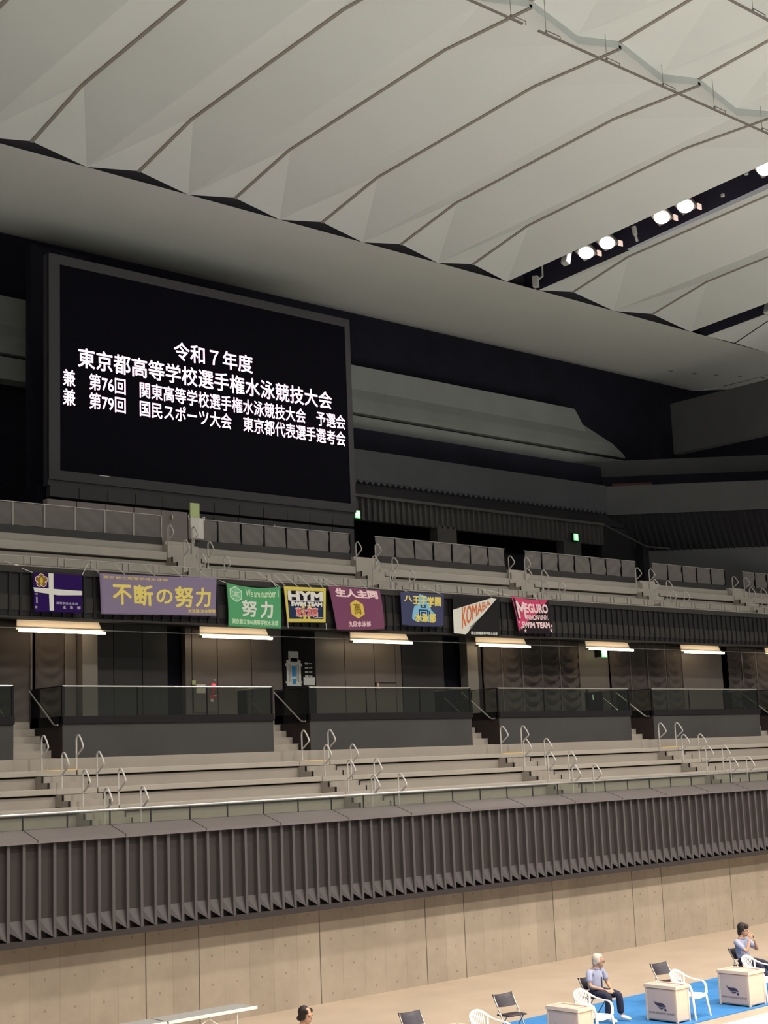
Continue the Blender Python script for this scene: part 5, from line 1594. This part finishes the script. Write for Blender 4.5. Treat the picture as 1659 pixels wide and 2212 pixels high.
# grey-haired man: sits facing the pool, looks along the lanes, hands clasped on his lap
bx, by = 22.15, 18.92
PA = dict(hip=(bx, by + 0.02, 0.53), chest=(bx + 0.02, by + 0.04, 0.83), neck=(bx + 0.04, by + 0.01, 0.985), headbase=(bx + 0.06, by - 0.01, 1.02), head=(bx + 0.075, by - 0.03, 1.085),
          shL=(bx - 0.17, by + 0.02, 0.91), shR=(bx + 0.20, by + 0.01, 0.91), elL=(bx - 0.235, by - 0.05, 0.655), elR=(bx + 0.27, by - 0.06, 0.655),
          wrL=(bx - 0.06, by - 0.25, 0.59), wrR=(bx + 0.11, by - 0.27, 0.585),
          hpL=(bx - 0.095, by, 0.515), hpR=(bx + 0.095, by, 0.515), knL=(bx - 0.13, by - 0.40, 0.495), knR=(bx + 0.16, by - 0.41, 0.495),
          anL=(bx - 0.12, by - 0.36, 0.11), anR=(bx + 0.20, by - 0.40, 0.11), toeL=(bx - 0.12, by - 0.52, 0.058), toeR=(bx + 0.23, by - 0.56, 0.058),
          face=(0.86, -0.50, -0.06),
          hands=[((bx - 0.06, by - 0.25, 0.59), (0.75, -0.62, -0.20), (0.25, 0.1, -0.95), 0.95, 0.75, -1), ((bx + 0.11, by - 0.27, 0.585), (-0.72, -0.62, -0.12), (-0.25, 0.1, -0.95), 0.95, 0.8, 1)])
r1, H1, R1 = person('grey-haired seated person in light blue shirt and navy trousers, hands clasped on lap', PA, M['skin'], M['shirt'], M['trouser'], M['hairgrey'], 'short')
MB().tube([tuple(H1(s * 0.03 + 0.022 * cos(a), 0.092, 0.003 + 0.016 * sin(a))) for s in (-1, 1) for a in [2 * pi * k / 10 for k in range(11)]], 0.0025, 5).build('glasses', M['nosing'], r1)
MB().box(bx + 0.03, bx + 0.05, by - 0.115, by - 0.105, 0.62, 0.80).build('lanyard', M['trouser'], r1)
# dark-haired man: leans back, hands raised to his mouth, legs stretched out
bx, by = 27.02, 18.95
PB = dict(hip=(bx, by + 0.0, 0.53), chest=(bx + 0.02, by + 0.06, 0.84), neck=(bx + 0.03, by + 0.04, 1.03), headbase=(bx + 0.04, by + 0.015, 1.075), head=(bx + 0.05, by - 0.01, 1.15),
          shL=(bx - 0.18, by + 0.05, 0.94), shR=(bx + 0.20, by + 0.04, 0.94), elL=(bx - 0.17, by - 0.20, 0.735), elR=(bx + 0.20, by - 0.22, 0.745),
          wrL=(bx - 0.02, by - 0.20, 0.985), wrR=(bx + 0.10, by - 0.22, 0.985),
          hpL=(bx - 0.095, by, 0.515), hpR=(bx + 0.095, by, 0.515), knL=(bx - 0.11, by - 0.44, 0.50), knR=(bx + 0.13, by - 0.45, 0.49),
          anL=(bx - 0.10, by - 0.72, 0.12), anR=(bx + 0.14, by - 0.76, 0.12), toeL=(bx - 0.10, by - 0.88, 0.075), toeR=(bx + 0.14, by - 0.92, 0.075),
          face=(0.42, -0.90, -0.12),
          hands=[((bx - 0.02, by - 0.20, 0.985), (0.25, 0.15, 0.95), (0.7, 0.35, 0.1), 0.95, 0.8, -1), ((bx + 0.10, by - 0.22, 0.985), (-0.25, 0.18, 0.95), (-0.7, 0.35, 0.1), 0.95, 0.8, 1)])
person('dark-haired seated person in light blue shirt holding both hands to the mouth', PB, M['skin'], M['shirt'], M['trouser'], M['hairblk'], 'full')
# woman whose head shows at the bottom edge
bx, by = 14.98, 18.86
PC = dict(hip=(bx, by + 0.0, 0.53), chest=(bx + 0.01, by + 0.02, 0.83), neck=(bx + 0.02, by, 0.995), headbase=(bx + 0.03, by - 0.01, 1.045), head=(bx + 0.035, by - 0.03, 1.10),
          shL=(bx - 0.16, by + 0.01, 0.91), shR=(bx + 0.18, by, 0.91), elL=(bx - 0.22, by - 0.06, 0.655), elR=(bx + 0.24, by - 0.07, 0.655),
          wrL=(bx - 0.10, by - 0.28, 0.60), wrR=(bx + 0.13, by - 0.29, 0.60),
          hpL=(bx - 0.095, by, 0.515), hpR=(bx + 0.095, by, 0.515), knL=(bx - 0.11, by - 0.40, 0.495), knR=(bx + 0.12, by - 0.41, 0.495),
          anL=(bx - 0.10, by - 0.38, 0.11), anR=(bx + 0.13, by - 0.40, 0.11), toeL=(bx - 0.10, by - 0.54, 0.055), toeR=(bx + 0.13, by - 0.56, 0.055),
          face=(0.35, -0.93, -0.10),
          hands=[((bx - 0.10, by - 0.28, 0.60), (0.5, -0.8, -0.15), (0.1, 0.1, -0.98), 0.9, 0.4, -1), ((bx + 0.13, by - 0.29, 0.60), (-0.5, -0.8, -0.12), (-0.1, 0.1, -0.98), 0.9, 0.4, 1)])
person('person with dark tied-back hair and white shirt, only the head showing at the bottom edge', PC, M['skin'], M['white'], M['trouser'], M['hairblk'], 'tied')
